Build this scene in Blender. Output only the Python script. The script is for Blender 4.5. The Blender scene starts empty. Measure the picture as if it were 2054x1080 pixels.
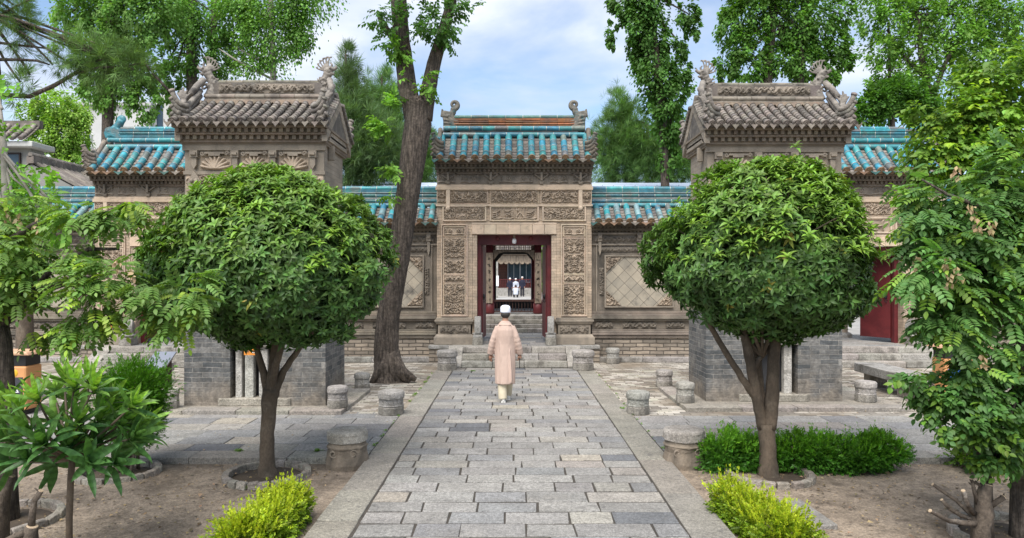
import bpy, math, random
import numpy as np
from mathutils import Vector, Matrix
from math import sin, cos, pi, radians as R
random.seed(7); rng = np.random.default_rng(7)
scene = bpy.context.scene
COL = scene.collection
# ------------------------------------------------------------ camera, sky, sun, exposure
H = 2.3; F = 1400.0
cd = bpy.data.cameras.new("camera"); cam = bpy.data.objects.new("camera", cd); COL.objects.link(cam)
cam.location = (0, 0, H); cam.rotation_euler = (R(90), 0, 0)
cd.sensor_width = 36; cd.lens = F/2054*36; cd.shift_y = 11/2054; cd.clip_end = 3000; cd.clip_start = .05
scene.camera = cam
SUN_EL, SUN_AZ = R(58), R(200)          # azimuth clockwise from +Y (sun behind the camera, a little left)
w = bpy.data.worlds.new("World"); scene.world = w; w.use_nodes = True
nt = w.node_tree; nt.nodes.clear(); N = nt.nodes.new; L = nt.links.new
out = N('ShaderNodeOutputWorld'); bg = N('ShaderNodeBackground'); bg.inputs[1].default_value = .078
sky = N('ShaderNodeTexSky'); sky.sky_type = 'NISHITA'; sky.sun_disc = False
sky.sun_elevation = SUN_EL; sky.sun_rotation = SUN_AZ; sky.air_density = 1.0; sky.dust_density = .6; sky.ozone_density = 1.5
tc = N('ShaderNodeTexCoord'); mp = N('ShaderNodeMapping'); mp.inputs['Scale'].default_value = (1.0, 1.0, 2.6); mp.inputs['Location'].default_value = (.35, .2, .55)
n1 = N('ShaderNodeTexNoise'); n1.inputs['Scale'].default_value = 2.9; n1.inputs['Detail'].default_value = 7; n1.inputs['Roughness'].default_value = .52; n1.inputs['Distortion'].default_value = .25
rp = N('ShaderNodeValToRGB'); rp.color_ramp.elements[0].position = .40; rp.color_ramp.elements[1].position = .58
rp.color_ramp.elements[0].color = (.12, .12, .12, 1); rp.color_ramp.elements[1].color = (.92, .92, .92, 1)
n2 = N('ShaderNodeTexNoise'); n2.inputs['Scale'].default_value = 3.1; n2.inputs['Detail'].default_value = 5
cr = N('ShaderNodeValToRGB'); cr.color_ramp.elements[0].position = .35; cr.color_ramp.elements[1].position = .65
cr.color_ramp.elements[0].color = (4.2, 5.1, 6.9, 1); cr.color_ramp.elements[1].color = (8.0, 8.3, 8.9, 1)
br = N('ShaderNodeMix'); br.data_type = 'RGBA'; br.blend_type = 'MULTIPLY'; br.inputs['Factor'].default_value = 1; br.inputs[7].default_value = (1.45, 1.5, 1.5, 1)
mx = N('ShaderNodeMix'); mx.data_type = 'RGBA'
L(tc.outputs['Generated'], mp.inputs[0]); L(mp.outputs[0], n1.inputs[0]); L(mp.outputs[0], n2.inputs[0])
L(n1.outputs[0], rp.inputs[0]); L(n2.outputs[0], cr.inputs[0]); L(sky.outputs[0], br.inputs[6])
L(rp.outputs[0], mx.inputs['Factor']); L(br.outputs[2], mx.inputs[6]); L(cr.outputs[0], mx.inputs[7])
L(mx.outputs[2], bg.inputs[0]); L(bg.outputs[0], out.inputs[0])
sd = bpy.data.lights.new("sun", 'SUN'); sd.energy = 3.5; sd.angle = R(48); sd.color = (1, .955, .90)
so = bpy.data.objects.new("sun", sd); COL.objects.link(so)
sdir = Vector((sin(SUN_AZ)*cos(SUN_EL), cos(SUN_AZ)*cos(SUN_EL), sin(SUN_EL)))
so.rotation_euler = sdir.to_track_quat('Z', 'Y').to_euler(); so.location = sdir*60
vs = scene.view_settings; vs.view_transform = 'Standard'; vs.look = 'None'; vs.exposure = .85; vs.gamma = 1
# ------------------------------------------------------------ helpers
def at(px, py, Y): return ((px-1028)*Y/F, Y, H-(py-551)*Y/F)
ORG = (0, 0, 0)
def tag(o, label=None, cat=None, group=None, kind=None):
    if label: o['label'] = label
    if cat: o['category'] = cat
    if group: o['group'] = group
    if kind: o['kind'] = kind
    return o
def thing(name, label, cat, loc=(0, 0, 0), group=None, rz=0):
    global ORG
    ORG = tuple(loc); o = bpy.data.objects.new(name, None); COL.objects.link(o); o.empty_display_size = .2
    o.location = loc; o.rotation_euler = (0, 0, rz)
    return tag(o, label, cat, group)
def link_mesh(name, me, mat, parent=None, loc=None):
    o = bpy.data.objects.new(name, me); COL.objects.link(o)
    if mat is not None: me.materials.append(mat)
    if parent is not None: o.parent = parent
    elif loc is not None: o.location = loc
    return o
_tint = {}
def tinted(mat, c):
    k = (mat.name, tuple(round(q, 2) for q in c))
    if k not in _tint:
        m = mat.copy(); t = m.node_tree
        for nd in list(t.nodes):
            if nd.type == 'ATTRIBUTE':
                for l in list(nd.outputs['Color'].links): l.to_socket.default_value = (*c, 1); t.links.remove(l)
        _tint[k] = m
    return _tint[k]
class MB:
    def __init__(s): s.v = []; s.f = []; s.c = []
    def add(s, V, Fc, col=(1, 1, 1)):
        b = len(s.v); s.v += [tuple(p) for p in V]
        for f in Fc: s.f.append(tuple(i+b for i in f)); s.c.append(col)
        return s
    def box(s, x0, x1, y0, y1, z0, z1, col=(1, 1, 1)):
        return s.add([(x0,y0,z0),(x1,y0,z0),(x1,y1,z0),(x0,y1,z0),(x0,y0,z1),(x1,y0,z1),(x1,y1,z1),(x0,y1,z1)],
            [(0,3,2,1),(4,5,6,7),(0,1,5,4),(1,2,6,5),(2,3,7,6),(3,0,4,7)], col)
    def rbox(s, c, sz, rx=0, ry=0, rz=0, col=(1,1,1)):
        m = Matrix.Rotation(rz,3,'Z') @ Matrix.Rotation(ry,3,'Y') @ Matrix.Rotation(rx,3,'X'); a,b,d = [k/2 for k in sz]; V = []
        for x,y,z in [(-a,-b,-d),(a,-b,-d),(a,b,-d),(-a,b,-d),(-a,-b,d),(a,-b,d),(a,b,d),(-a,b,d)]:
            p = m @ Vector((x,y,z)); V.append((p.x+c[0],p.y+c[1],p.z+c[2]))
        return s.add(V, [(0,3,2,1),(4,5,6,7),(0,1,5,4),(1,2,6,5),(2,3,7,6),(3,0,4,7)], col)
    def frustum(s, x0,x1,y0,y1,z0,z1, dx, dy, col=(1,1,1)):      # top inset by dx,dy
        return s.add([(x0,y0,z0),(x1,y0,z0),(x1,y1,z0),(x0,y1,z0),(x0+dx,y0+dy,z1),(x1-dx,y0+dy,z1),(x1-dx,y1-dy,z1),(x0+dx,y1-dy,z1)],
            [(0,3,2,1),(4,5,6,7),(0,1,5,4),(1,2,6,5),(2,3,7,6),(3,0,4,7)], col)
    def tube(s, pts, rad, n=8, col=(1,1,1), cap=True, jit=0, flat=1.0, ridges=0):
        P = [Vector(p) for p in pts]; k = len(P)
        if not hasattr(rad, '__len__'): rad = [rad]*k
        T = [(P[min(i+1,k-1)]-P[max(i-1,0)]).normalized() for i in range(k)]
        u = T[0].orthogonal().normalized(); V = []
        ph = [random.uniform(-1,1) for _ in range(n)]
        for i in range(k):
            u = (u - T[i]*u.dot(T[i])).normalized(); v = T[i].cross(u)
            for j in range(n):
                a = 2*pi*j/n; r = rad[i]*(1+ridges*ph[j]+random.uniform(-jit,jit))
                V.append(P[i] + u*cos(a)*r + v*sin(a)*r*flat)
        Fc = [(i*n+j, i*n+(j+1)%n, (i+1)*n+(j+1)%n, (i+1)*n+j) for i in range(k-1) for j in range(n)]
        if cap: Fc += [tuple(range(n-1,-1,-1)), tuple((k-1)*n+j for j in range(n))]
        return s.add(V, Fc, col)
    def lathe(s, c, prof, n=24, col=(1,1,1), ph=0, sx=1, sy=1, jit=0):
        V = []; k = len(prof)
        for r, z in prof:
            for j in range(n):
                a = 2*pi*(j+ph)/n; q = r*(1+random.uniform(-jit,jit)); V.append((c[0]+q*cos(a)*sx, c[1]+q*sin(a)*sy, c[2]+z))
        Fc = [(i*n+j, i*n+(j+1)%n, (i+1)*n+(j+1)%n, (i+1)*n+j) for i in range(k-1) for j in range(n)]
        Fc += [tuple(range(n-1,-1,-1)), tuple((k-1)*n+j for j in range(n))]
        return s.add(V, Fc, col)
    def ball(s, c, r, n=14, m=9, col=(1,1,1), jit=0):
        if not hasattr(r, '__len__'): r = (r, r, r)
        V = []
        for i in range(1, m):
            t = pi*i/m
            for j in range(n):
                a = 2*pi*j/n; q = 1+random.uniform(-jit,jit); V.append((c[0]+r[0]*q*sin(t)*cos(a), c[1]+r[1]*q*sin(t)*sin(a), c[2]+r[2]*q*cos(t)))
        V += [(c[0],c[1],c[2]+r[2]), (c[0],c[1],c[2]-r[2])]; a, b = len(V)-2, len(V)-1
        Fc = [(i*n+j, (i+1)*n+j, (i+1)*n+(j+1)%n, i*n+(j+1)%n) for i in range(m-2) for j in range(n)]
        Fc += [(a, j, (j+1)%n) for j in range(n)] + [(b, (m-2)*n+(j+1)%n, (m-2)*n+j) for j in range(n)]
        return s.add(V, Fc, col)
    def prism(s, poly, p0, p1, ax='y', col=(1,1,1)):      # poly in the plane across ax, extruded p0..p1
        n = len(poly); V = []
        for q in (p0, p1):
            for a, b in poly: V.append({'y': (a,q,b), 'x': (q,a,b), 'z': (a,b,q)}[ax])
        return s.add(V, [tuple(range(n)), tuple(range(2*n-1,n-1,-1))]+[(i, n+i, n+(i+1)%n, (i+1)%n) for i in range(n)], col)
    def build(s, name, mat, parent=None, smooth=False, bevel=0, remesh=0, sub=0, loc=None, jitter=0, rough=0):
        o0 = ORG if parent is not None else (loc or (0,0,0))
        me = bpy.data.meshes.new(name)
        V = [(x-o0[0], y-o0[1], z-o0[2]) for x, y, z in s.v]
        if jitter: V = [(x+random.uniform(-jitter,jitter), y+random.uniform(-jitter,jitter), z+random.uniform(-jitter,jitter)) for x,y,z in V]
        me.from_pydata(V, [], s.f); me.update()
        ca = me.attributes.new('Col', 'FLOAT_COLOR', 'FACE'); a = np.ones((len(s.f), 4), 'f'); a[:, :3] = np.array(s.c, 'f').reshape(-1,3)
        ca.data.foreach_set('color', a.ravel())
        if smooth: me.shade_smooth()
        if remesh: mat = tinted(mat, s.c[0])
        o = link_mesh(name, me, mat, parent, o0)
        if remesh:
            m = o.modifiers.new('r', 'REMESH'); m.mode = 'VOXEL'; m.voxel_size = remesh; m.use_smooth_shade = True
            m = o.modifiers.new('s', 'SMOOTH'); m.iterations = 3
        if bevel:
            m = o.modifiers.new('b', 'BEVEL'); m.width = bevel; m.segments = 2; m.limit_method = 'ANGLE'
        if sub:
            m = o.modifiers.new('u', 'SUBSURF'); m.levels = sub; m.render_levels = sub
        if rough:
            tx = bpy.data.textures.get('rock') or bpy.data.textures.new('rock', 'CLOUDS'); tx.noise_scale = .12; tx.noise_depth = 3
            m = o.modifiers.new('d', 'DISPLACE'); m.texture = tx; m.strength = rough; m.texture_coords = 'LOCAL'
        return o
def solo(name, mb, mat, label, cat, loc, group=None, **k):
    o = mb.build(name, mat, None, loc=loc, **k); return tag(o, label, cat, group)
def struct(name, mb, mat, **k): return tag(mb.build(name, mat, None, **k), kind='structure')
def bez(p0, p1, p2, n=8):
    p0, p1, p2 = Vector(p0), Vector(p1), Vector(p2)
    return [p0*(1-t)**2 + p1*2*t*(1-t) + p2*t*t for t in [i/n for i in range(n+1)]]
def jc(c, j=.1, h=.03):
    q = 1+random.uniform(-j, j); return tuple(max(0, k*q*(1+random.uniform(-h, h))) for k in c)
# ------------------------------------------------------------ materials
def nodes(name):
    m = bpy.data.materials.new(name); m.use_nodes = True; t = m.node_tree; return m, t, t.nodes['Principled BSDF'], t.nodes.new, t.links.new
def mixrgb(N, L, f, a, b, blend='MIX'):
    n = N('ShaderNodeMix'); n.data_type = 'RGBA'; n.blend_type = blend
    for i, q in ((0, f), (6, a), (7, b)):
        if hasattr(q, 'links'): L(q, n.inputs[i])
        elif isinstance(q, (int, float)): n.inputs[i].default_value = q
        else: n.inputs[i].default_value = (*q, 1)
    return n.outputs[2]
def ramp(N, L, src, a, b, lo=0, hi=1):
    n = N('ShaderNodeMapRange'); L(src, n.inputs[0]); n.inputs[1].default_value = a; n.inputs[2].default_value = b; n.inputs[3].default_value = lo; n.inputs[4].default_value = hi
    n.interpolation_type = 'SMOOTHSTEP'; return n.outputs[0]
def noise(N, L, vec, sc, det=5, rough=.55, dist=0):
    n = N('ShaderNodeTexNoise'); n.inputs['Scale'].default_value = sc; n.inputs['Detail'].default_value = det; n.inputs['Roughness'].default_value = rough; n.inputs['Distortion'].default_value = dist
    L(vec, n.inputs['Vector']); return n.outputs[0]
def mk(name, c1, c2, sc=3, rough=.85, bump=.3, bsc=25, attr=False, brick=None, stain=None, stain2=None, stretch=None, spec=.4, fine=.12, coat=0, zst=None, grain=None, bd=.02):
    m, t, P, N, L = nodes(name); tc = N('ShaderNodeTexCoord'); vec = tc.outputs['Object']; v0 = vec
    if stretch: mp = N('ShaderNodeMapping'); mp.inputs['Scale'].default_value = stretch; L(vec, mp.inputs[0]); vec = mp.outputs[0]
    col = mixrgb(N, L, ramp(N, L, noise(N, L, vec, sc, 6), .35, .65), c1, c2)
    hs = []
    if brick:
        bw, bh, ms, mc, bs, plane = brick[:6]; ca, cb = brick[6:8] if len(brick) > 7 else ((1,1,1), (.7,.7,.7))
        bk = N('ShaderNodeTexBrick'); bk.inputs['Scale'].default_value = 1; bk.inputs['Brick Width'].default_value = bw; bk.inputs['Row Height'].default_value = bh
        bk.inputs['Mortar Size'].default_value = ms; bk.inputs['Mortar Smooth'].default_value = .3; bk.inputs['Bias'].default_value = -.1
        bk.inputs['Color1'].default_value = (*ca, 1); bk.inputs['Color2'].default_value = (*cb, 1); bk.inputs['Mortar'].default_value = (1,1,1,1)
        sp = N('ShaderNodeSeparateXYZ'); cb2 = N('ShaderNodeCombineXYZ')
        nn = N('ShaderNodeTexNoise'); nn.inputs['Scale'].default_value = 2.5; L(v0, nn.inputs['Vector'])
        va = N('ShaderNodeMixRGB'); va.blend_type = 'ADD'; va.inputs[0].default_value = .045 if plane != 'diag' else .005; L(v0, va.inputs[1]); L(nn.outputs['Color'], va.inputs[2])
        L(va.outputs[0], sp.inputs[0])
        if plane == 'wall':
            ad = N('ShaderNodeMath'); L(sp.outputs[0], ad.inputs[0]); L(sp.outputs[1], ad.inputs[1]); L(ad.outputs[0], cb2.inputs[0]); L(sp.outputs[2], cb2.inputs[1])
        elif plane == 'diag':
            a1 = N('ShaderNodeMath'); a1.operation = 'ADD'; a2 = N('ShaderNodeMath'); a2.operation = 'SUBTRACT'
            for a_ in (a1, a2): L(sp.outputs[0], a_.inputs[0]); L(sp.outputs[2], a_.inputs[1])
            L(a1.outputs[0], cb2.inputs[0]); L(a2.outputs[0], cb2.inputs[1]); bk.offset = 0
        else: L(sp.outputs[0], cb2.inputs[0]); L(sp.outputs[1], cb2.inputs[1])
        L(cb2.outputs[0], bk.inputs['Vector'])
        col = mixrgb(N, L, 1.0, col, bk.outputs['Color'], 'MULTIPLY')
        mf = bk.outputs['Fac']
        col = mixrgb(N, L, mf, col, mc)
        iv = N('ShaderNodeMath'); iv.operation = 'MULTIPLY'; iv.inputs[1].default_value = -bs; L(mf, iv.inputs[0]); hs.append(iv.outputs[0])
    if attr:
        an = N('ShaderNodeAttribute'); an.attribute_name = 'Col'; col = mixrgb(N, L, 1.0, col, an.outputs['Color'], 'MULTIPLY')
    if zst:
        zc, z0_, z1_, za = zst; s3 = N('ShaderNodeSeparateXYZ'); L(v0, s3.inputs[0]); a3 = N('ShaderNodeMath'); a3.operation = 'MULTIPLY_ADD'; a3.inputs[1].default_value = 1.3; L(noise(N, L, v0, 2.2, 6, .6), a3.inputs[0]); L(s3.outputs[2], a3.inputs[2])
        col = mixrgb(N, L, ramp(N, L, a3.outputs[0], z0_+.65, z1_+.65, za, 0), col, zc)
    for st in (stain, stain2):
        if st:
            sc_, ssc, lo, hi, amt = st[:5]
            v_ = v0
            if len(st) > 5: mp = N('ShaderNodeMapping'); mp.inputs['Scale'].default_value = st[5]; L(v0, mp.inputs[0]); v_ = mp.outputs[0]
            col = mixrgb(N, L, ramp(N, L, noise(N, L, v_, ssc, 7, .62), lo, hi, 0, amt), col, sc_)
    if grain:
        for gs, lo, hi in grain:
            g = N('ShaderNodeCombineColor'); q = ramp(N, L, noise(N, L, v0, gs, 4, .75), .32, .68, lo, hi)
            for i in range(3): L(q, g.inputs[i])
            col = mixrgb(N, L, 1.0, col, g.outputs[0], 'MULTIPLY')
    fn = noise(N, L, vec, bsc*3, 4, .7)
    col = mixrgb(N, L, ramp(N, L, fn, .3, .7, fine, 0), col, tuple(k*.25 for k in c2))
    L(col, P.inputs['Base Color']); P.inputs['Roughness'].default_value = rough; P.inputs['Specular IOR Level'].default_value = spec
    if coat: P.inputs['Coat Weight'].default_value = coat; P.inputs['Coat Roughness'].default_value = .12
    h = noise(N, L, vec, bsc, 6, .6)
    for q in hs:
        ad = N('ShaderNodeMath'); L(h, ad.inputs[0]); L(q, ad.inputs[1]); h = ad.outputs[0]
    if bump:
        b = N('ShaderNodeBump'); b.inputs['Strength'].default_value = bump; b.inputs['Distance'].default_value = bd; L(h, b.inputs['Height']); L(b.outputs[0], P.inputs['Normal'])
    return m
def mkleaf(name, base, rough=.5, trans=.3, var=.25, tint=(1.5, 1.6, .6)):
    m, t, P, N, L = nodes(name); an = N('ShaderNodeAttribute'); an.attribute_name = 'Col'
    col = mixrgb(N, L, 1.0, base, an.outputs['Color'], 'MULTIPLY')
    L(col, P.inputs['Base Color']); P.inputs['Roughness'].default_value = rough+.08; P.inputs['Specular IOR Level'].default_value = .3
    tr = N('ShaderNodeBsdfTranslucent'); L(mixrgb(N, L, 1.0, col, tint, 'MULTIPLY'), tr.inputs[0])
    ms = N('ShaderNodeMixShader'); ms.inputs[0].default_value = trans; L(P.outputs[0], ms.inputs[1]); L(tr.outputs[0], ms.inputs[2])
    L(ms.outputs[0], t.nodes['Material Output'].inputs[0]); return m
GRIME = (.05, .045, .038)
STREAK = (1.3, 1.3, .28)
stone = mk('carved_stone', (.345,.29,.225), (.235,.198,.155), 2.2, .9, .45, 30, attr=True, stain=(GRIME, 1.1, .53, .74, .75, STREAK), stain2=((.16,.14,.12), 5, .5, .7, .5))
stone_warm = mk('warm_brick', (.59,.465,.34), (.46,.37,.275), 3, .9, .5, 30, attr=True, grain=[(1.3,.8,1.12),(12,.85,1.1)], brick=(.28,.075,.004,(.25,.2,.15),1.0,'wall',(1.05,1.02,1),(.8,.8,.8)), stain=((.07,.06,.05), .8, .56, .78, .75, STREAK), stain2=((.2,.17,.14), 6, .52, .7, .4))
stone_plain = mk('warm_stone', (.63,.495,.365), (.50,.40,.295), 3, .88, .4, 40, attr=True, stain=((.07,.06,.05), .9, .57, .8, .7, STREAK), stain2=((.2,.17,.14), 7, .5, .72, .4))
relief_warm = mk('relief_warm', (.46,.365,.27), (.32,.255,.19), 4, .9, .3, 40, attr=True, stain=((.07,.06,.05), 1.0, .55, .78, .7, STREAK))
relief_dark = mk('relief_dark', (.255,.215,.17), (.17,.145,.115), 3, .9, .35, 35, attr=True, stain=(GRIME, 1.4, .5, .72, .7, STREAK))
wall_dark = mk('weathered_stone', (.27,.225,.175), (.165,.14,.11), 1.8, .9, .55, 26, attr=True, stain=(GRIME, .9, .48, .72, .8, STREAK), stain2=((.3,.27,.22), 4, .55, .72, .35))
rubble = mk('rubble_brick', (.36,.31,.25), (.24,.205,.165), 2.5, .95, .9, 16, attr=True, brick=(.36,.1,.012,(.085,.072,.058),2.2,'wall',(1.15,1.1,1.05),(.6,.6,.6)), stain=(GRIME, 1.2, .54, .75, .6))
lozenge = mk('lozenge_tiles', (.43,.375,.29), (.32,.285,.225), 2, .85, .3, 30, brick=(.345,.345,.008,(.1,.085,.07),1.2,'diag',(1.1,1.08,1.05),(.78,.8,.82)), stain=((.07,.065,.06), 1.5, .54, .68, .85))
grey_brick = mk('grey_brick', (.165,.163,.155), (.105,.108,.108), 2.2, .9, .8, 22, grain=[(2.5,.7,1.25),(14,.75,1.2)], brick=(.34,.085,.006,(.27,.255,.23),1.0,'wall',(1.3,1.25,1.2),(.5,.55,.6)), zst=((.26,.215,.165) ,.05,.6,.7), stain=((.27,.225,.17), .8, .52, .7, .75), stain2=((.04,.045,.05), 1.3, .55, .7, .6))
tan_brick = mk('tan_brick', (.40,.34,.27), (.29,.25,.20), 2.2, .9, .5, 22, brick=(.30,.075,.005,(.27,.22,.17),1.0,'wall',(1.1,1.08,1.05),(.75,.75,.75)), stain=((.12,.11,.10), .9, .55, .74, .6, STREAK))
granite = mk('pale_granite', (.44,.42,.385), (.31,.295,.265), 5, .88, .9, 30, attr=True, grain=[(30,.7,1.22),(80,.7,1.25)], stain=((.14,.125,.105), 2.5, .5, .7, .7), fine=.45)
rock = mk('brown_rock', (.30,.255,.205), (.185,.16,.13), 4, .9, .9, 18, attr=True, stain=((.09,.075,.06), 2.2, .5, .72, .6), fine=.3)
slab_m = mk('paving_slab', (1,.97,.915), (.78,.755,.71), 3.5, .78, .9, 30, attr=True, stain=((.26,.235,.20), 1.1, .54, .74, .45), stain2=((.10,.095,.09), 6, .56, .70, .55), fine=.3, grain=[(26,.68,1.28),(75,.62,1.3)])
joint_m = mk('joint_soil', (.07,.06,.048), (.045,.04,.033), 8, .95, .5, 40)
brickpave = mk('brick_paving', (.40,.375,.335), (.26,.235,.20), .8, .9, .6, 22, brick=(.27,.135,.009,(.10,.082,.06),1.0,'floor',(1.5,1.48,1.42),(.42,.4,.38)), stain=((.22,.175,.125), .8, .43, .68, .8), stain2=((.10,.085,.065), 2.2, .56, .72, .5))
dirt = mk('dirt', (.345,.275,.205), (.225,.178,.133), 1.3, grain=[(9,.72,1.2),(40,.72,1.25)], rough=.97, bump=.9, bsc=22, stain=((.44,.355,.27), .9, .5, .72, .7), stain2=((.12,.092,.068), 2.6, .52, .7, .6), fine=.4)
inner_floor = mk('pale_paving', (.45,.435,.405), (.37,.355,.33), 1, .8, .2, 10, brick=(.8,.5,.01,(.35,.33,.3),.5,'floor'))
grey_tile = mk('grey_clay_tile', (.27,.235,.20), (.165,.145,.125), 4, .85, .5, 30, attr=True, stain=((.07,.062,.055), 2.5, .5, .7, .7), stain2=((.40,.36,.3), 6, .57, .72, .5))
glaze = mk('turquoise_glaze', (.95,.97,1.0), (.62,.68,.7), 6, .5, .5, 22, attr=True, grain=[(4,.75,1.15)], stain=((.15,.14,.115), 3.2, .5, .68, .75), stain2=((.35,.33,.28), 9, .6, .75, .5), coat=.12, spec=.45, fine=.3)
terracotta = mk('terracotta', (.27,.165,.085), (.15,.095,.05), 12, .6, .9, 60, attr=True, stain=((.06,.1,.09), 8, .5, .65, .5))
orn_green = mk('weathered_glaze', (.22,.195,.155), (.12,.115,.10), 7, .7, .8, 30, attr=True, stain=((.03,.14,.14), 3.5, .56, .7, .7))
orn_grey = mk('carved_grey', (.29,.26,.22), (.18,.16,.14), 6, .9, .9, 30, attr=True, stain=((.06,.055,.05), 5, .5, .68, .7))
rust_tile = mk('rust_ridge', (.30,.135,.055), (.18,.085,.04), 5, .45, .5, 30, attr=True, stain=((.12,.11,.09), 3, .5, .7, .6))
red_paint = mk('red_paint', (.14,.022,.024), (.095,.015,.017), 3, .5, .2, 20, attr=True, stain=((.06,.02,.02), 2.5, .55, .8, .6))
old_wood = mk('weathered_wood', (.34,.27,.20), (.2,.155,.115), 3, .85, .5, 12, attr=True, stretch=(6,6,.5), stain=((.1,.075,.055), 4, .5, .7, .7))
dark_wood = mk('dark_wood', (.075,.035,.025), (.045,.022,.018), 3, .6, .3, 12, attr=True, stretch=(6,6,.6))
black_m = mk('black_paint', (.012,.012,.013), (.02,.02,.02), 3, .5, .1)
bark = mk('bark', (.15,.12,.095), (.06,.048,.038), 5, .95, 1.0, 7, attr=True, stretch=(5,5,.6), bd=.08, stain=((.20,.165,.13), 1.6, .54, .72, .5, (6,6,.5)), grain=[(18,.6,1.35)])
bark_smooth = mk('smooth_bark', (.16,.12,.084), (.085,.065,.046), 4, .9, .6, 14, attr=True, stretch=(1,1,.6), stain=((.25,.21,.16), 4, .5, .7, .5), fine=.4)
bark_pale = mk('pale_bark', (.36,.33,.29), (.22,.2,.17), 3, .9, .5, 14, attr=True)
plaster = mk('plaster', (.55,.55,.53), (.45,.45,.43), .5, .9, .1, 8, attr=True)
white_m = mk('white_paint', (.8,.8,.8), (.74,.74,.75), 3, .6, .05)
sign_m = mk('sign_paint', (1,1,1), (.95,.95,.95), 3, .5, .02, attr=True, fine=0)
steel = mk('steel', (.42,.43,.46), (.34,.35,.38), 2, .3, .05, attr=True); steel.node_tree.nodes['Principled BSDF'].inputs['Metallic'].default_value = .7
cloth_pink = mk('rose_cloth', (.53,.395,.325), (.47,.345,.285), 3, .9, .9, 9, fine=.06, stretch=(1.6,1.6,.5))
cloth = mk('cloth', (1,1,1), (.88,.88,.88), 4, .9, .2, 40, attr=True, fine=.05)
skin = mk('skin', (.45,.25,.17), (.38,.2,.13), 5, .55, .1, 40, fine=.05)
hair_m = mk('hair', (.025,.02,.018), (.05,.045,.04), 20, .7, .4, 80)
glass_m = mk('blue_glass', (.04,.07,.10), (.03,.05,.07), 2, .12, 0)
leaf_os = mkleaf('osmanthus_leaf', (.078,.16,.038), .4, .2)
leaf_lo = mkleaf('locust_leaf', (.118,.205,.055), .42, .3)
leaf_bg = mkleaf('tree_leaf', (.12,.225,.06), .55, .35)
leaf_pine = mkleaf('needle', (.10,.155,.07), .6, .25)
leaf_lq = mkleaf('loquat_leaf', (.10,.215,.05), .32, .25)
leaf_priv = mkleaf('privet_leaf', (.16,.26,.03), .4, .3)
leaf_dry = mkleaf('dry_leaf', (.42,.31,.18), .8, .25, tint=(1.1,1,.8))
# ------------------------------------------------------------ foliage helpers
def leaf_v(o, d, up, l, w, fold=.25, droop=.15):
    o, d, up = Vector(o), Vector(d).normalized(), Vector(up); s = d.cross(up)
    if s.length < 1e-4: s = d.orthogonal()
    s.normalize(); up = s.cross(d)
    m = o + d*l*.45; t = o + d*l - up*l*droop
    return [o, m + s*w/2 + up*w*fold, m - s*w/2 + up*w*fold, m, t], [(0,3,1), (0,2,3), (1,3,4), (3,2,4)]
def leaf_n(o, d, up, l, w, fold=.25, droop=.15):
    o, d, up = Vector(o), Vector(d).normalized(), Vector(up); s = d.cross(up)
    if s.length < 1e-4: s = d.orthogonal()
    s.normalize(); up = s.cross(d); P = [o]
    for t, q in ((.2,.34), (.45,.5), (.72,.36)):
        m = o + d*l*t - up*l*droop*t*t; P += [m+s*w*q+up*w*fold*q*1.6, m, m-s*w*q+up*w*fold*q*1.6]
    P.append(o + d*l - up*l*droop*1.3)
    return P, [(0,2,1),(0,3,2),(1,2,5,4),(2,3,6,5),(4,5,8,7),(5,6,9,8),(7,8,10),(8,9,10)]
def tmpl(leaves, near=False):
    V, Fc, Lf = [], [], []
    for k, lf in enumerate(leaves):
        v, f = (leaf_n if near else leaf_v)(*lf[:5], *lf[5:]); f = [t for q in f for t in ([q] if len(q) == 3 else [(q[0],q[1],q[2]), (q[0],q[2],q[3])])]; b = len(V); V += [tuple(p) for p in v]; Fc += [tuple(i+b for i in q) for q in f]; Lf += [k]*len(f)
    return np.array(V, 'f'), np.array(Fc, 'i'), np.array(Lf)
def whorl(n=8, l=1., w=.38, ang=78):
    out = []; rr = random.Random(3)
    for k in range(n):
        az = 2.4*k; a = R(ang*(.45+.55*k/n)+rr.uniform(-8, 8))
        out.append(((.25*(1-k/n), 0, 0), (cos(a), sin(a)*cos(az), sin(a)*sin(az)), (1, 0, 0), l*rr.uniform(.75, 1.15), w*rr.uniform(.85,1.15), .22, rr.uniform(.25,.5)))
    return tmpl(out, True)
def pinnate(n=5, l=.33, w=.17, near=True):
    out = []
    for k in range(n):
        t = .2+.75*k/n; z = -.3*t*t; q = 1-.25*abs(t-.5)
        for s in (-1, 1): out.append(((t, 0, z), (.45, s, -.22), (0, 0, 1), l*q, w, .15, .1))
    out.append(((.93, 0, -.27), (1, 0, -.5), (0, 0, 1), l, w, .15, .1)); return tmpl(out, near)
def tuft(n=16, w=.035):
    rr = random.Random(5); out = []
    for k in range(n):
        az = rr.uniform(0, 6.28); a = R(rr.uniform(10, 62)); out.append(((rr.uniform(0,.25), 0, 0), (cos(a), sin(a)*cos(az), sin(a)*sin(az)), (0, .3, 1), rr.uniform(.7, 1), w, 0, .05))
    return tmpl(out)
def spray(n=7, l=.42, w=.3, near=False):
    rr = random.Random(9); out = []
    for k in range(n):
        t = k/n; s = 1 if k % 2 else -1
        out.append(((t*.9, 0, rr.uniform(-.1,.1)), (.7, s*rr.uniform(.5,1), rr.uniform(-.5,.2)), (rr.uniform(-.5,.5), rr.uniform(-.4,.4), 1), l*rr.uniform(.75,1.1), w*rr.uniform(.8,1.05), .15, .15))
    return tmpl(out, near)
T_WH, T_PIN, T_TUFT, T_SPRAY, T_SPRAYN = whorl(), pinnate(), tuft(), spray(), spray(8, .40, .25, True)
T_ONE = tmpl([((0,0,0), (1,0,0), (0,0,1), 1, .62, .12, .15)])
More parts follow.
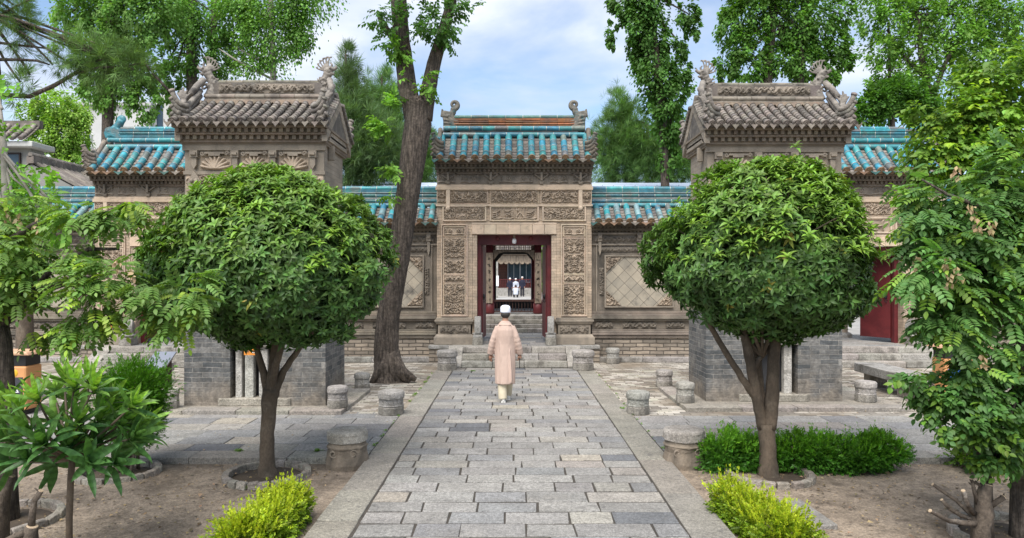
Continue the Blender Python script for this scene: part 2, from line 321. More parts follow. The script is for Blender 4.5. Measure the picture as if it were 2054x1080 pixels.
T_QUAD = (np.array([(0,0,0), (.5,.33,.05), (1,0,-.1), (.5,-.33,.05)], 'f'), np.array([(0,1,2), (0,2,3)], 'i'), np.array([0,0]))
def unit(a): return a/np.maximum(np.linalg.norm(a, axis=1, keepdims=True), 1e-6)
def frames(D, up=None, roll=.5):
    n = len(D); X = unit(D); U = np.tile(np.array([[0,0,1.]]), (n,1)) if up is None else up
    U = U + rng.normal(0, roll, (n,3)); Z = unit(U - X*np.sum(U*X, 1, keepdims=True)); Y = np.cross(Z, X); return X, Y, Z
class Leaves:
    def __init__(s): s.V = []; s.F = []; s.C = []; s.n = 0
    def put(s, T, P, D, S, C, roll=.5, up=None, cj=.22):
        tv, tf, tl = T; n = len(P)
        if not n: return s
        X, Y, Z = frames(np.asarray(D, float), up, roll); S = np.broadcast_to(np.asarray(S, float).reshape(-1,1), (n,1))
        loc = tv[None]*S[:, :, None]
        V = np.asarray(P)[:, None, :] + loc[:, :, :1]*X[:, None] + loc[:, :, 1:2]*Y[:, None] + loc[:, :, 2:]*Z[:, None]
        Fc = tf[None] + (np.arange(n)*len(tv))[:, None, None] + s.n
        C = np.broadcast_to(np.asarray(C, float), (n,3)); nl = tl.max()+1
        j = rng.uniform(1-cj, 1+cj, (n, nl, 1)) * (1+rng.normal(0, .05, (n, nl, 3)))
        CC = (C[:, None]*j)[:, tl]
        s.V.append(V.reshape(-1,3)); s.F.append(Fc.reshape(-1,3)); s.C.append(CC.reshape(-1,3)); s.n += n*len(tv); return s
    def build(s, name, mat, parent=None, loc=None):
        V = np.concatenate(s.V); Fc = np.concatenate(s.F); C = np.concatenate(s.C); o0 = ORG if parent is not None else (loc or (0,0,0))
        V = V - np.array(o0); me = bpy.data.meshes.new(name); nf = len(Fc)
        me.vertices.add(len(V)); me.vertices.foreach_set('co', V.astype('f').ravel())
        me.loops.add(nf*3); me.loops.foreach_set('vertex_index', Fc.astype('i').ravel())
        me.polygons.add(nf); me.polygons.foreach_set('loop_start', (np.arange(nf)*3).astype('i')); me.update(calc_edges=True)
        a = np.ones((nf,4), 'f'); a[:, :3] = np.clip(C, 0, 4); ca = me.attributes.new('Col', 'FLOAT_COLOR', 'FACE'); ca.data.foreach_set('color', a.ravel())
        return link_mesh(name, me, mat, parent, o0)
def sph(n):
    v = rng.normal(size=(n,3)); return unit(v)
def clump_points(blobs, n, clump=.22, per=22, shell=.55, stray=0, vs=1.):
    """blobs: (cx,cy,cz,rx,ry,rz). leaves gather in twig clumps near each blob's skin, gaps between them"""
    B = np.array(blobs, float); w = (B[:,3]*B[:,5]+B[:,3]*B[:,4]+B[:,4]*B[:,5]); w /= w.sum()
    k = max(4, n//per); bi = rng.choice(len(B), k, p=w); d = sph(k); r = rng.uniform(shell**3, 1, (k,1))**(1/3)
    r = r*(1+rng.normal(0,.07,(k,1))); out_ = rng.random((k,1)) < stray; r = np.where(out_, rng.uniform(.95,1.4,(k,1)), r)
    Cc = B[bi,:3] + d*r*B[bi,3:]; nb = B[bi,3:].mean(1, keepdims=True)
    ci = rng.integers(0, k, n); off = rng.normal(0, 1, (n,3))*clump*nb[ci]*np.array([[1,1,vs]])*np.where(out_, .6, rng.uniform(.6,1.5,(k,1)))[ci]
    P = Cc[ci] + off; D = unit(unit(P - B[bi[ci],:3]) + sph(n)*.6)
    tone = rng.uniform(.6, 1.35, (k,1))[ci]
    return P, D, tone, ci
def pxblobs(L_, Y, dep=1.):
    out = []
    for b in L_:
        px, py, rx, ry = b[:4]; y = Y + (b[4] if len(b) > 4 else 0); x, _, z = at(px, py, y)
        a, c = rx*y/F, ry*y/F; out.append((x, y, z, a, min(a, c)*dep if len(b) < 6 else b[5], c))
    return out
def crown(parent, blobs, n, T, size, mat, col, clump=.2, per=22, shell=.5, roll=.5, droop=.25, top=None, name='crown', cj=.25, sj=.3, stray=.16, vs=1.5):
    P, D, tone, ci = clump_points(blobs, n, clump, per, shell, stray, vs); D = D + np.array([[0,0,-droop]]); Lf = Leaves()
    C = np.array([col])*tone
    if top is not None:
        z0, z1 = P[:,2].min(), P[:,2].max(); t = np.clip((P[:,2]-z0)/(z1-z0)-.35, 0, 1)[:,None]*1.5*rng.uniform(.3,1,(len(P),1)); C = C*(1-t) + C*t*np.array([top])
    Lf.put(T, P, D, size*rng.uniform(1-sj, 1+sj, n), C, roll=roll, cj=cj); return Lf.build(name, mat, parent)
def limbs(mb, base, targets, r0, bend=.25, n=7, jit=.05):
    for t, r in targets:
        b, e = Vector(base), Vector(t); m = b.lerp(e, .5) + Vector((random.uniform(-1,1), random.uniform(-1,1), random.uniform(-.2,.8)))*(e-b).length*bend*.5
        pts = bez(b, m, e, 7); mb.tube(pts, [r0*(1-i/7)+r*i/7 for i in range(8)], n, jit=jit)
# ------------------------------------------------------------ carved relief: a real height field
def relief(parent, name, mat, x0, x1, z0, z1, y, style='scroll', seed=1, depth=.07, cell=.014, mirror=True, mask=None, side=None, wth=None):
    rr = random.Random(seed); W, Hh = x1-x0, z1-z0; nx, nz = max(8, int(W/cell)), max(8, int(Hh/cell))
    X, Z = np.meshgrid(np.linspace(0, W, nx), np.linspace(0, Hh, nz)); S = []   # S: strokes (points, width)
    def spiral(cx, cz, r, dr, ph, turns=1.35, w=None):
        t = np.linspace(0, 1, 26); a = ph + dr*t*turns*2*pi; q = r*(1-.82*t); S.append((np.c_[cx+q*np.cos(a), cz+q*np.sin(a)], w or r*.27, .6+.4*t))
    def arc(a, b, c, w, tap=True):
        t = np.linspace(0, 1, 18)[:,None]; P = (1-t)**2*np.array(a) + 2*t*(1-t)*np.array(b) + t*t*np.array(c); S.append((P, w, (1-.75*t[:,0]) if tap else np.ones(18)))
    hw = W/2 if mirror else W
    if style == 'scroll':
        s = min(Hh, W)*.5 if Hh > W*.55 else Hh*.62
        s = min(s, wth or .22); gx, gz = max(1, round(hw/s)), max(1, round(Hh/s))
        for i in range(gx):
            for j in range(gz):
                cx, cz = (i+.5+rr.uniform(-.16,.16))*hw/gx, (j+.5+rr.uniform(-.16,.16))*Hh/gz; r = min(hw/gx, Hh/gz)*.44*rr.uniform(.75,1.1); dr = rr.choice((-1,1)); ph = rr.uniform(0, 6.28)
                spiral(cx, cz, r, dr, ph)
                for q in range(4):
                    a = ph + rr.uniform(0, 6.28); arc((cx+r*cos(a), cz+r*sin(a)), (cx+r*1.5*cos(a+.4), cz+r*1.5*sin(a+.4)), (cx+r*1.55*cos(a+1.1), cz+r*1.55*sin(a+1.1)), r*.26)
                if gx > 1: arc((cx-r, cz-r*.6), (cx, cz-r*1.5), (cx+r*1.3, cz-r*.5), r*.2)
    elif style == 'vine':
        t = np.linspace(0, 1, 60); n = max(2, W/Hh*.8)
        S.append((np.c_[t*hw, Hh*(.5+.25*np.sin(t*n*3.1+seed))], Hh*.09, np.ones(60)))
        for i in range(int(n*1.6)+2):
            cx = (i+.5)/(int(n*1.6)+2)*hw; up = 1 if i % 2 else -1; cz = Hh*(.5+.17*up); spiral(cx, cz, Hh*.27, up, rr.uniform(0,6), 1.2, Hh*.08)
            arc((cx, cz), (cx+Hh*.25, cz-up*Hh*.1), (cx+Hh*.35, cz-up*Hh*.45), Hh*.09)
    elif style == 'fan':
        cx = W/2
        for k in range(9):
            a = R(14+k*19); arc((cx, Hh*.02), (cx+cos(a)*W*.22, Hh*.02+sin(a)*Hh*.5), (cx+cos(a)*W*.47, Hh*.03+sin(a)*Hh*.88), min(W*.055, Hh*.12), False)
        mirror = False
    elif style == 'scrolls2':
        mirror = True; r = Hh*.3; cx = hw*.55; spiral(cx, Hh*.55, r, 1, R(250), 1.5, Hh*.06); arc((0.02, Hh*.15), (hw*.5, Hh*.3), (hw, Hh*.08), Hh*.07, False); arc((hw*.1, Hh*.9), (hw*.3, Hh*.4), (hw*.05, Hh*.4), Hh*.06)
    elif style == 'script':      # carved calligraphy: four blocks of tall stems crossed by sweeping bowls
        mirror = False; b = W/4
        for k in range(4):
            o = k*b; wd = W*.011
            for m in ((.14,.5,.86), (.12,.8,.9), (.2,.42,.6,.86), (.1,.88))[k]:
                arc((o+b*m, Hh*.1), (o+b*(m-.04), Hh*.5), (o+b*(m+.0), Hh*.93), wd, False)
            arc((o+b*.12, Hh*.12), (o+b*.5, Hh*.02), (o+b*.9, Hh*.14), wd*1.3, False)
            if k in (0, 3):
                for q in range(3): arc((o+b*.15, Hh*(.22+.17*q)), (o+b*.55, Hh*(.22+.12*q)), (o+b*.82, Hh*(.62+.13*q)), wd*1.3)
            if k == 1:
                spiral(o+b*.35, Hh*.33, b*.17, 1, 0, 1, wd*1.2); spiral(o+b*.62, Hh*.4, b*.14, -1, 2, 1, wd*1.2); arc((o+b*.2, Hh*.72), (o+b*.5, Hh*.55), (o+b*.8, Hh*.85), wd*1.3)
            if k == 2: arc((o+b*.2, Hh*.2), (o+b*.5, Hh*.9), (o+b*.8, Hh*.2), wd*1.3, False); spiral(o+b*.35, Hh*.75, b*.1, 1, 1, 1, wd)
    elif style == 'script2':
        mirror = False; wd = W*.018
        arc((W*.95,Hh*.75),(W*.75,Hh*.3),(W*.62,Hh*.5),wd,False); arc((W*.72,Hh*.2),(W*.4,Hh*.02),(W*.25,Hh*.35),wd*1.2,False); spiral(W*.4,Hh*.45,Hh*.14,1,0,1,wd); arc((W*.6,Hh*.5),(W*.5,Hh*.85),(W*.35,Hh*.7),wd,False)
        arc((W*.25,Hh*.35),(W*.15,Hh*.6),(W*.08,Hh*.3),wd,False); arc((W*.85,Hh*.15),(W*.8,Hh*.9),(W*.86,Hh*.95),wd,False); arc((W*.5,Hh*.2),(W*.56,Hh*.5),(W*.5,Hh*.92),wd,False); arc((W*.2,Hh*.75),(W*.25,Hh*.85),(W*.32,Hh*.8),wd)
    depth = max(depth*1.45, .05); HT = np.zeros_like(X); XX = np.where(X > W/2, W-X, X) if mirror else X
    for P, wd, tp in S:
        m = (XX > P[:,0].min()-wd) & (XX < P[:,0].max()+wd) & (Z > P[:,1].min()-wd) & (Z < P[:,1].max()+wd)
        if not m.any(): continue
        d2 = (XX[m][:,None]-P[None,:,0])**2 + (Z[m][:,None]-P[None,:,1])**2; q = d2/(wd*tp[None])**2
        h = np.sqrt(np.clip(1-q.min(1), 0, 1)); HT[m] = np.maximum(HT[m], h*(.75+.25*rr.random()))
    edge = np.minimum(np.minimum(X, W-X), np.minimum(Z, Hh-Z)); HT *= np.clip(edge/(cell*1.5), 0, 1)
    if mask: HT *= mask(X/W, Z/Hh)
    Yv = y - HT*depth
    V = np.c_[(x0+X).ravel(), Yv.ravel(), (z0+Z).ravel()]
    if side: V = np.c_[(side - (Yv-y)*(1 if side < 0 else -1)).ravel(), (x0+X).ravel(), (z0+Z).ravel()]  # panel on a side wall
    I = np.arange(nx*nz).reshape(nz, nx); Fc = np.c_[I[:-1,:-1].ravel(), I[:-1,1:].ravel(), I[1:,1:].ravel(), I[1:,:-1].ravel()]
    if mask:
        c = mask((X/W), (Z/Hh)) > .5; keep = c[:-1,:-1] & c[1:,1:]; Fc = Fc[keep.ravel()]
    o0 = ORG; me = bpy.data.meshes.new(name); me.from_pydata((V-np.array(o0)).tolist(), [], Fc.tolist()); me.update(); me.shade_smooth()
    a = np.ones((len(Fc),4), 'f'); ca = me.attributes.new('Col', 'FLOAT_COLOR', 'FACE'); ca.data.foreach_set('color', a.ravel())
    return link_mesh(name, me, mat, parent)
# ------------------------------------------------------------ roofs
def turq():
    if random.random() < .09: return jc((.16,.18,.16), .25, .08)
    b = random.choice([(.012,.24,.30), (.016,.29,.34), (.018,.31,.32), (.012,.20,.29), (.035,.33,.32), (.014,.27,.37), (.02,.33,.37)]); return jc(b, .16, .06)
def teal(): return jc(random.choice([(.012,.15,.17), (.01,.12,.15), (.02,.18,.17), (.012,.16,.21)]), .2, .06)
def greyc(): return jc((1,1,1) if random.random() < .7 else (.7,.72,.75), .16, .04)
def slope_pt(t, yE, zE, yR, zR): return yE+(yR-yE)*t, zE+(zR-zE)*(.78*t+.22*t*t)
def roll(mb, x0, x1, y, z, r, seg, cf, seam=(.6,.58,.5), wob=.004):
    n = max(1, round((x1-x0)/seg)); w_ = (x1-x0)/n
    for i in range(n):
        dz = random.uniform(-wob, wob); a, b = x0+i*w_, x0+(i+1)*w_
        mb.tube([(a+.008,y,z+dz), (b-.004,y,z+dz)], [r, r*.98], 12, cf()); mb.tube([(a-.006,y,z+dz), (a+.01,y,z+dz)], r*1.03, 12, seam)
def band(mb, x0, x1, y0, y1, z0, z1, seg, cf, seam=(.55,.5,.42)):
    n = max(1, round((x1-x0)/seg)); w_ = (x1-x0)/n
    for i in range(n):
        d = random.uniform(-.004, .004); mb.box(x0+i*w_+.005, x0+(i+1)*w_-.005, y0+d, y1, z0+random.uniform(-.003,.003), z1+random.uniform(-.003,.003), cf())
    mb.box(x0+.01, x1-.01, y0+.006, y1-.006, z0+.004, z1-.004, seam)
def tile_slope(parent, x0, x1, yE, zE, yR, zR, n, r, mat, cf, pan_m, pcf, disc_m, drip_m, dcf, dripcf, seam, detail=True, tl=.24):
    sg = 1 if yE > yR else -1; sp = (x1-x0)/n; Ls = math.hypot(yR-yE, zR-zE); ns = max(2, round(Ls/tl))
    mb, md, mp_, mr = MB(), MB(), MB(), MB()
    for i in range(n):
        x = x0+(i+.5)*sp + random.uniform(-.012,.012); rr_ = r*random.uniform(.95,1.04)
        for k in range(ns):
            a, b = slope_pt(k/ns, yE, zE, yR, zR), slope_pt((k+1)/ns, yE, zE, yR, zR); h = rr_*.3+random.uniform(-.004,.004)
            mb.tube([(x, a[0], a[1]+h), (x, b[0], b[1]+h)], [rr_, rr_*.93], 12 if detail else 6, cf(), cap=(k==0))
            if k: mb.tube([(x, a[0]-(.012*(yR-yE)/Ls), a[1]+h-.01*(zR-zE)/Ls), (x, a[0]+.012*(yR-yE)/Ls, a[1]+h+.01*(zR-zE)/Ls)], rr_*1.04, 12 if detail else 6, seam)
        a = slope_pt(0, yE, zE, yR, zR); z = a[1]+r*.3; d = Vector((0, sg*.035, -.022))
        if detail:
            md.tube([Vector((x, yE, z)), Vector((x, yE, z))+d], rr_*1.1, 16, jc(dcf, .25)); md.tube([Vector((x, yE, z))+d, Vector((x, yE, z))+d*1.35], rr_*.62, 8, jc(dcf, .3)); md.tube([Vector((x,yE,z))+d, Vector((x,yE,z))+d*1.7], rr_*.22, 6, jc(dcf,.3))
    m_ = max(3, round(Ls/.13))
    for i in range(n+1):
        xc = x0+i*sp; hw = sp*.56; 
        for k in range(m_):
            a, b = slope_pt(k/m_, yE, zE, yR, zR), slope_pt((k+1)/m_, yE, zE, yR, zR); V = []
            for (y_, z_), dz in ((a, .014), (b, 0)):
                for q in (-1, -.5, 0, .5, 1): V.append((min(max(xc+q*hw, x0-sp*.1), x1+sp*.1), y_, z_-.035+.05*q*q+dz))
            mp_.add(V, [(j, j+1, j+6, j+5) for j in range(4)], pcf())
        if detail:
            w_ = sp*.46; z = zE+.01; y_ = yE+sg*.03; P = []
            for q in range(9):
                u = q/8*2-1; P.append((xc+u*w_, z-.035+.05*u*u))
            for u, dz in ((.95,-.05), (.6,-.075), (.3,-.1), (0,-.135), (-.3,-.1), (-.6,-.075), (-.95,-.05)): P.append((xc+u*w_, z+dz+.02))
            P = [(min(max(a_, x0-.06), x1+.06), b_) for a_, b_ in P]
            c = dripcf(); mr.prism(P, y_-.012, y_+.012, 'y', c)
    o = [mb.build('barrel_tiles', mat, parent, smooth=False)]
    mp_.build('pan_tiles', pan_m, parent, smooth=True)
    if detail: md.build('tile_end_discs', disc_m, parent); mr.build('drip_tiles', drip_m, parent)
    for p in o[0].data.polygons: p.use_smooth = len(p.vertices) == 4
def cornice(parent, x0, x1, yf, yb, zt, steps, mat, cs=(1,1,1), sp=.15):
    """steps: list of (height, projection, dentil spacing or 0) from the top down"""
    mb = MB(); z = zt
    for h, p, d in steps:
        q = p*sp
        if d:
            mb.box(x0-q+.02, x1+q-.02, yf-p+.05, yb+p-.05, z-h, z, tuple(k*.7 for k in cs)); n = max(1, int((x1-x0+2*q)/d))
            for i in range(n):
                a = x0-q+(i+.25)*(x1-x0+2*q)/n
                for y in (yf-p, yb+p-.055): mb.box(a, a+d*.52, y, y+.055, z-h+.006, z-.002, jc(cs,.12))
        else: mb.box(x0-q, x1+q, yf-p, yb+p, z-h, z, jc(cs,.06))
        z -= h
    return mb.build('cornice', mat, parent)
def frame(mb, x0, x1, z0, z1, yf, w_, d, cf=lambda: (1,1,1)):
    for a, b, c, e in ((x0-w_, x0, z0-w_, z1+w_), (x1, x1+w_, z0-w_, z1+w_), (x0, x1, z0-w_, z0), (x0, x1, z1, z1+w_)): mb.box(a, b, yf-d, yf+.02, c, e, cf())
def bracket(mb, x, y, z0, z1, s=.1, cf=(1,1,1)):
    h = z1-z0; mb.box(x-s*.55, x+s*.55, y-.09, y, z0+h*.62, z1, cf); mb.box(x-s*.4, x+s*.4, y-.13, y, z0+h*.75, z0+h*.88, cf); mb.box(x-s*.35, x+s*.35, y-.07, y, z0+h*.25, z0+h*.6, cf); mb.prism([(x-s*.4, z0+h*.25), (x+s*.4, z0+h*.25), (x, z0)], y-.07, y, 'y', cf)
def flares(mb, x, y, z, sx, sy, k=4, L_=.34, r=.055, cf=(1,1,1), jx=.02):
    for i in range(k):
        q = i/max(1, k-1); a = Vector((x-sx*.14, y-sy*.08*(1-q), z+.01+r*1.55*i)); e = a + Vector((sx*(L_-.03*q), sy*.12, .07+.15*q)); m = a + Vector((sx*L_*.62, sy*.08, -.03))
        P = bez(a, m, e, 7); mb.tube(P, [r*(1.05-.12*t/7) for t in range(8)], 8, jc(cf,.15)); c = P[-1]; d = (P[-1]-P[-2]).normalized(); mb.tube([c-d*.01, c+d*.03], r*1.12, 10, jc(cf,.2)); mb.tube([c+d*.03, c+d*.04], r*.6, 8, jc(cf,.2))
def rake(mb, x, sx, yE, zE, yR, zR, r=.06, n=4, cf=(1,1,1), up=.1, tiles=True, tcol=None):
    pts = [Vector((x, *slope_pt(t/8, yE, zE, yR, zR))) + Vector((0,0,up)) for t in range(9)]
    mb.tube(pts, r, 10, cf); mb.tube([p-Vector((0,0,.09)) for p in pts], r*.9, 8, tuple(k*.8 for k in cf))
    if tiles:
        for t in range(1, 2*n):
            p = Vector((x, *slope_pt(t/(2*n), yE, zE, yR, zR))); mb.tube([p, p+Vector((sx*.13,0,-.05))], r*.75, 9, jc(tcol or cf,.2)); mb.ball(p+Vector((sx*.135,0,-.05)), (.02,r*.8,r*.8), 8, 5, jc(cf,.2))
def curl(c, r, ph, dr, turns, n=22, sx=1, y=0):
    return [(c[0]+sx*r*(1-.75*i/n)*cos(ph+dr*turns*2*pi*i/n), c[1]+y*i/n, c[2]+r*(1-.75*i/n)*sin(ph+dr*turns*2*pi*i/n)) for i in range(n+1)]
def orn_scroll(mb, x, y, z, s, cf=(1,1,1), k=1.):
    """ridge-end block with a curled crest; s = direction (+1/-1) in which the crest curls back (towards the ridge)"""
    mb.prism([(x-s*.13*k,z-.05), (x+s*.22*k,z-.05), (x+s*.24*k,z+.20*k), (x+s*.12*k,z+.27*k), (x+s*.08*k,z+.40*k), (x-s*.10*k,z+.44*k), (x-s*.16*k,z+.36*k), (x-s*.13*k,z+.2*k)], y-.10, y+.10, 'y', cf)
    mb.tube([(x+s*.0*k,y,z+.3*k), (x+s*.1*k,y,z+.42*k), (x+s*.10*k,y,z+.5*k)], [.1*k,.075*k,.07*k], 8, cf)
    mb.tube(curl((x+s*.12*k,y,z+.58*k), .105*k, R(-90), 1, 1.25, sx=s), [.055*k*(1-.5*i/22) for i in range(23)], 8, cf)
    for q in range(4): mb.tube(bez((x+s*(.2-.04*q)*k,y-.1,z+.02+.06*q), (x+s*.02*k,y-.15,z+(.1+.06*q)*k), (x-s*.12*k,y-.1,z+(.05+.09*q)*k), 5), .018*k, 5, cf)
    mb.ball((x-s*.02*k,y-.11,z+.3*k), .04*k, 8, 6, cf)
    mb.prism([(x-s*.2*k,z+.3*k), (x-s*.12*k,z+.3*k), (x-s*.13*k,z+.47*k), (x-s*.17*k,z+.5*k)], y-.04, y+.04, 'y', cf)
def orn_dragon(mb, x, y, z, s, k=1., cf=(1,1,1)):
    """upright dragon: s=+1 looks towards +x. scaly neck, open-jawed head in front, combed mane swept up behind it"""
    P = [Vector(p) for p in ((x-s*.02*k,y,z-.1), (x-s*.08*k,y,z+.10*k), (x-s*.07*k,y-.02,z+.26*k), (x+s*.0*k,y-.03,z+.38*k), (x+s*.03*k,y-.04,z+.45*k))]
    mb.tube(P, [.17*k,.13*k,.10*k,.095*k,.10*k], 12, cf, flat=1.1)
    hx, hz = x+s*.05*k, z+.50*k; mb.ball((hx,y-.05,hz), (.105*k,.1*k,.085*k), 12, 8, cf)
    mb.tube([(hx+s*.03*k,y-.06,hz+.03*k), (hx+s*.13*k,y-.07,hz+.035*k), (hx+s*.19*k,y-.07,hz+.075*k), (hx+s*.17*k,y-.07,hz+.12*k)], [.065*k,.045*k,.036*k,.022*k], 8, cf)
    mb.tube([(hx+s*.0*k,y-.06,hz-.04*k), (hx+s*.11*k,y-.07,hz-.075*k), (hx+s*.15*k,y-.07,hz-.055*k)], [.055*k,.036*k,.02*k], 8, cf)
    for q in (-1, 1): mb.ball((hx+s*.05*k,y-.05+q*.085*k,hz+.05*k), .03*k, 8, 6, cf)
    mb.tube([(hx+s*.05*k,y-.05,hz+.06*k), (hx+s*.08*k,y-.05,hz+.15*k), (hx+s*.03*k,y-.05,hz+.20*k)], [.035*k,.026*k,.016*k], 7, cf)
    mb.ball((hx-s*.05*k,y-.04,hz+.06*k), (.09*k,.06*k,.10*k), 10, 7, cf)
    for i in range(6):                                      # mane: a comb of curls
        u = i/5; b = Vector((hx-s*(.01+.07*u)*k, y-.04, hz+(.10-.09*u)*k)); a = R(80+80*u); L_ = (.23+.03*sin(pi*u))*k; d = Vector((cos(a)*s, 0, sin(a)))
        e = b+d*L_; m = b+d*L_*.55+Vector((-s*.045*k,0,-.015)); t = e+Vector((s*.035*k,0,.004)); t2 = t+Vector((s*.004,0,-.035*k)); mb.tube(bez(b, m, e, 6)+[t, t2], [.024*k,.022*k,.02*k,.019*k,.018*k,.019*k,.02*k,.018*k,.012*k], 7, cf)
    for q in range(16):
        h = (.02+.024*q)*k; a = random.uniform(-1.2, 1.2); mb.ball((x-s*.06*k+sin(a)*.12*k, y-cos(a)*.13*k, z+h), .034*k, 7, 5, cf)
    for q in range(4): c = Vector((x-s*.19*k, y-.03, z+(.04+.085*q)*k)); mb.tube([c+Vector((s*.08*k,0,0)), c, c+Vector((-s*.035*k,0,.05*k))], [.04*k,.03*k,.012*k], 7, cf)
    mb.tube(curl((x+s*.12*k, y-.02, z+.14*k), .085*k, R(200), -1, 1.1, 14, sx=s), [.04*k*(1-.5*i/14) for i in range(15)], 7, cf)
def orn_fish(mb, x, y, z, s, k=1., cf=(1,1,1)):
    """fish-tailed ridge end: s = towards the ridge"""
    mb.prism([(x-s*.2*k,z), (x+s*.18*k,z-.05), (x+s*.2*k,z+.25*k), (x+s*.05*k,z+.3*k), (x-s*.2*k,z+.28*k), (x-s*.26*k,z+.14*k)], y-.11, y+.11, 'y', cf)
    mb.tube([(x-s*.05*k,y,z+.2*k), (x+s*.08*k,y,z+.36*k), (x+s*.16*k,y,z+.5*k)], [.13*k,.11*k,.10*k], 10, cf)
    mb.ball((x+s*.17*k,y,z+.54*k), (.13*k,.06,.12*k), 12, 8, cf)
    for q in range(5): mb.tube(bez((x-s*.25*k,y-.05,z+(.05+.05*q)*k), (x-s*.1*k,y-.17,z+(.12+.05*q)*k), (x+s*.05*k,y-.1,z+(.05+.06*q)*k), 5), .022*k, 5, cf)
    mb.ball((x-s*.12*k,y-.11,z+.22*k), .04*k, 8, 6, cf)
def beast(mb, x, y, z, k=.3, s=1, cf=(1,1,1)):
    mb.tube([(x,y,z),(x+s*.03,y,z+k*.5),(x-s*.02,y-.03,z+k)], [k*.33,k*.25,k*.2], 8, cf); mb.ball((x-s*.02,y-.07,z+k*1.02), (k*.2,k*.26,k*.18), 8, 6, cf)
    for q in range(3): mb.tube([(x+s*(.03-.04*q),y,z+k*1.1), (x+s*(.07-.06*q),y,z+k*1.45)], [k*.08,k*.04], 6, cf)
GL = dict(mat=glaze, cf=turq, pan_m=grey_tile, pcf=greyc, disc_m=terracotta, drip_m=grey_tile, dcf=(1,1,1), dripcf=lambda: random.choice([(.25,.75,.8), (1,1,.95), (.8,.8,.75), (.4,.85,.85), (1.1,.8,.6)]), seam=(.42,.48,.47))
GR = dict(mat=grey_tile, cf=greyc, pan_m=grey_tile, pcf=lambda: jc((.75,.75,.75),.15), disc_m=grey_tile, drip_m=grey_tile, dcf=(.75,.72,.7), dripcf=lambda: jc((.95,.93,.9),.15), seam=(.5,.48,.45))
# ------------------------------------------------------------ gate with carved brick piers
PLAT = .45
def pier(root, xa, xb, Yf, zb, zt, seed, dark=False):
    """one carved pier: sumeru foot, brick shaft with three framed reliefs"""
    m = wall_dark if dark else stone; w_ = xb-xa; cx = (xa+xb)/2; b = MB()
    b.frustum(xa-.07, xb+.07, Yf-.16, Yf+.5, zb, zb+.20, .0, .0); b.frustum(xa-.06, xb+.06, Yf-.14, Yf+.5, zb+.20, zb+.27, .05, .05)
    b.box(xa+.03, xb-.03, Yf-.055, Yf+.5, zb+.27, zb+.53); b.frustum(xa-.0, xb+.0, Yf-.08, Yf+.5, zb+.53, zb+.60, -.04, -.04); b.box(xa-.05, xb+.05, Yf-.13, Yf+.5, zb+.60, zb+.66); b.box(xa-.015, xb+.015, Yf-.06, Yf+.5, zb+.66, zb+.71)
    p = b.build('pier_foot', m, root, bevel=.012)
    relief(root, 'foot_relief', relief_dark, xa+.08, xb-.08, zb+.29, zb+.52, Yf-.052, 'vine', seed+1, .04)
    b = MB(); b.box(xa, xb, Yf, Yf+.5, zb+.71, zt); sh = b.build('pier_shaft', stone_warm, root)
    fx0, fx1 = cx-.27, cx+.27; z1 = zt-.10; fr = MB(); H_ = z1-(zb+.78)
    zs = [(zb+.80, zb+.80+H_*.335, 'scroll'), (zb+.80+H_*.365, zb+.80+H_*.435, 'vine'), (zb+.80+H_*.46, zb+.80+H_*.85, 'scroll'), (zb+.80+H_*.885, z1-.03, 'scrolls2')]
    for k, (a, c, st) in enumerate(zs):
        frame(fr, fx0, fx1, a, c, Yf, .028, .035, lambda: jc((1,1,1),.05)); relief(root, 'carved_panel', relief_warm, fx0, fx1, a, c, Yf-.006, st, seed+10+k, .05, cell=.0125, wth=.17)
    frame(fr, fx0-.05, fx1+.05, zs[0][0]-.03, z1+.02, Yf, .03, .055, lambda: jc((.95,.95,.95),.05)); fr.build('panel_frame', stone_plain, root, bevel=.006)
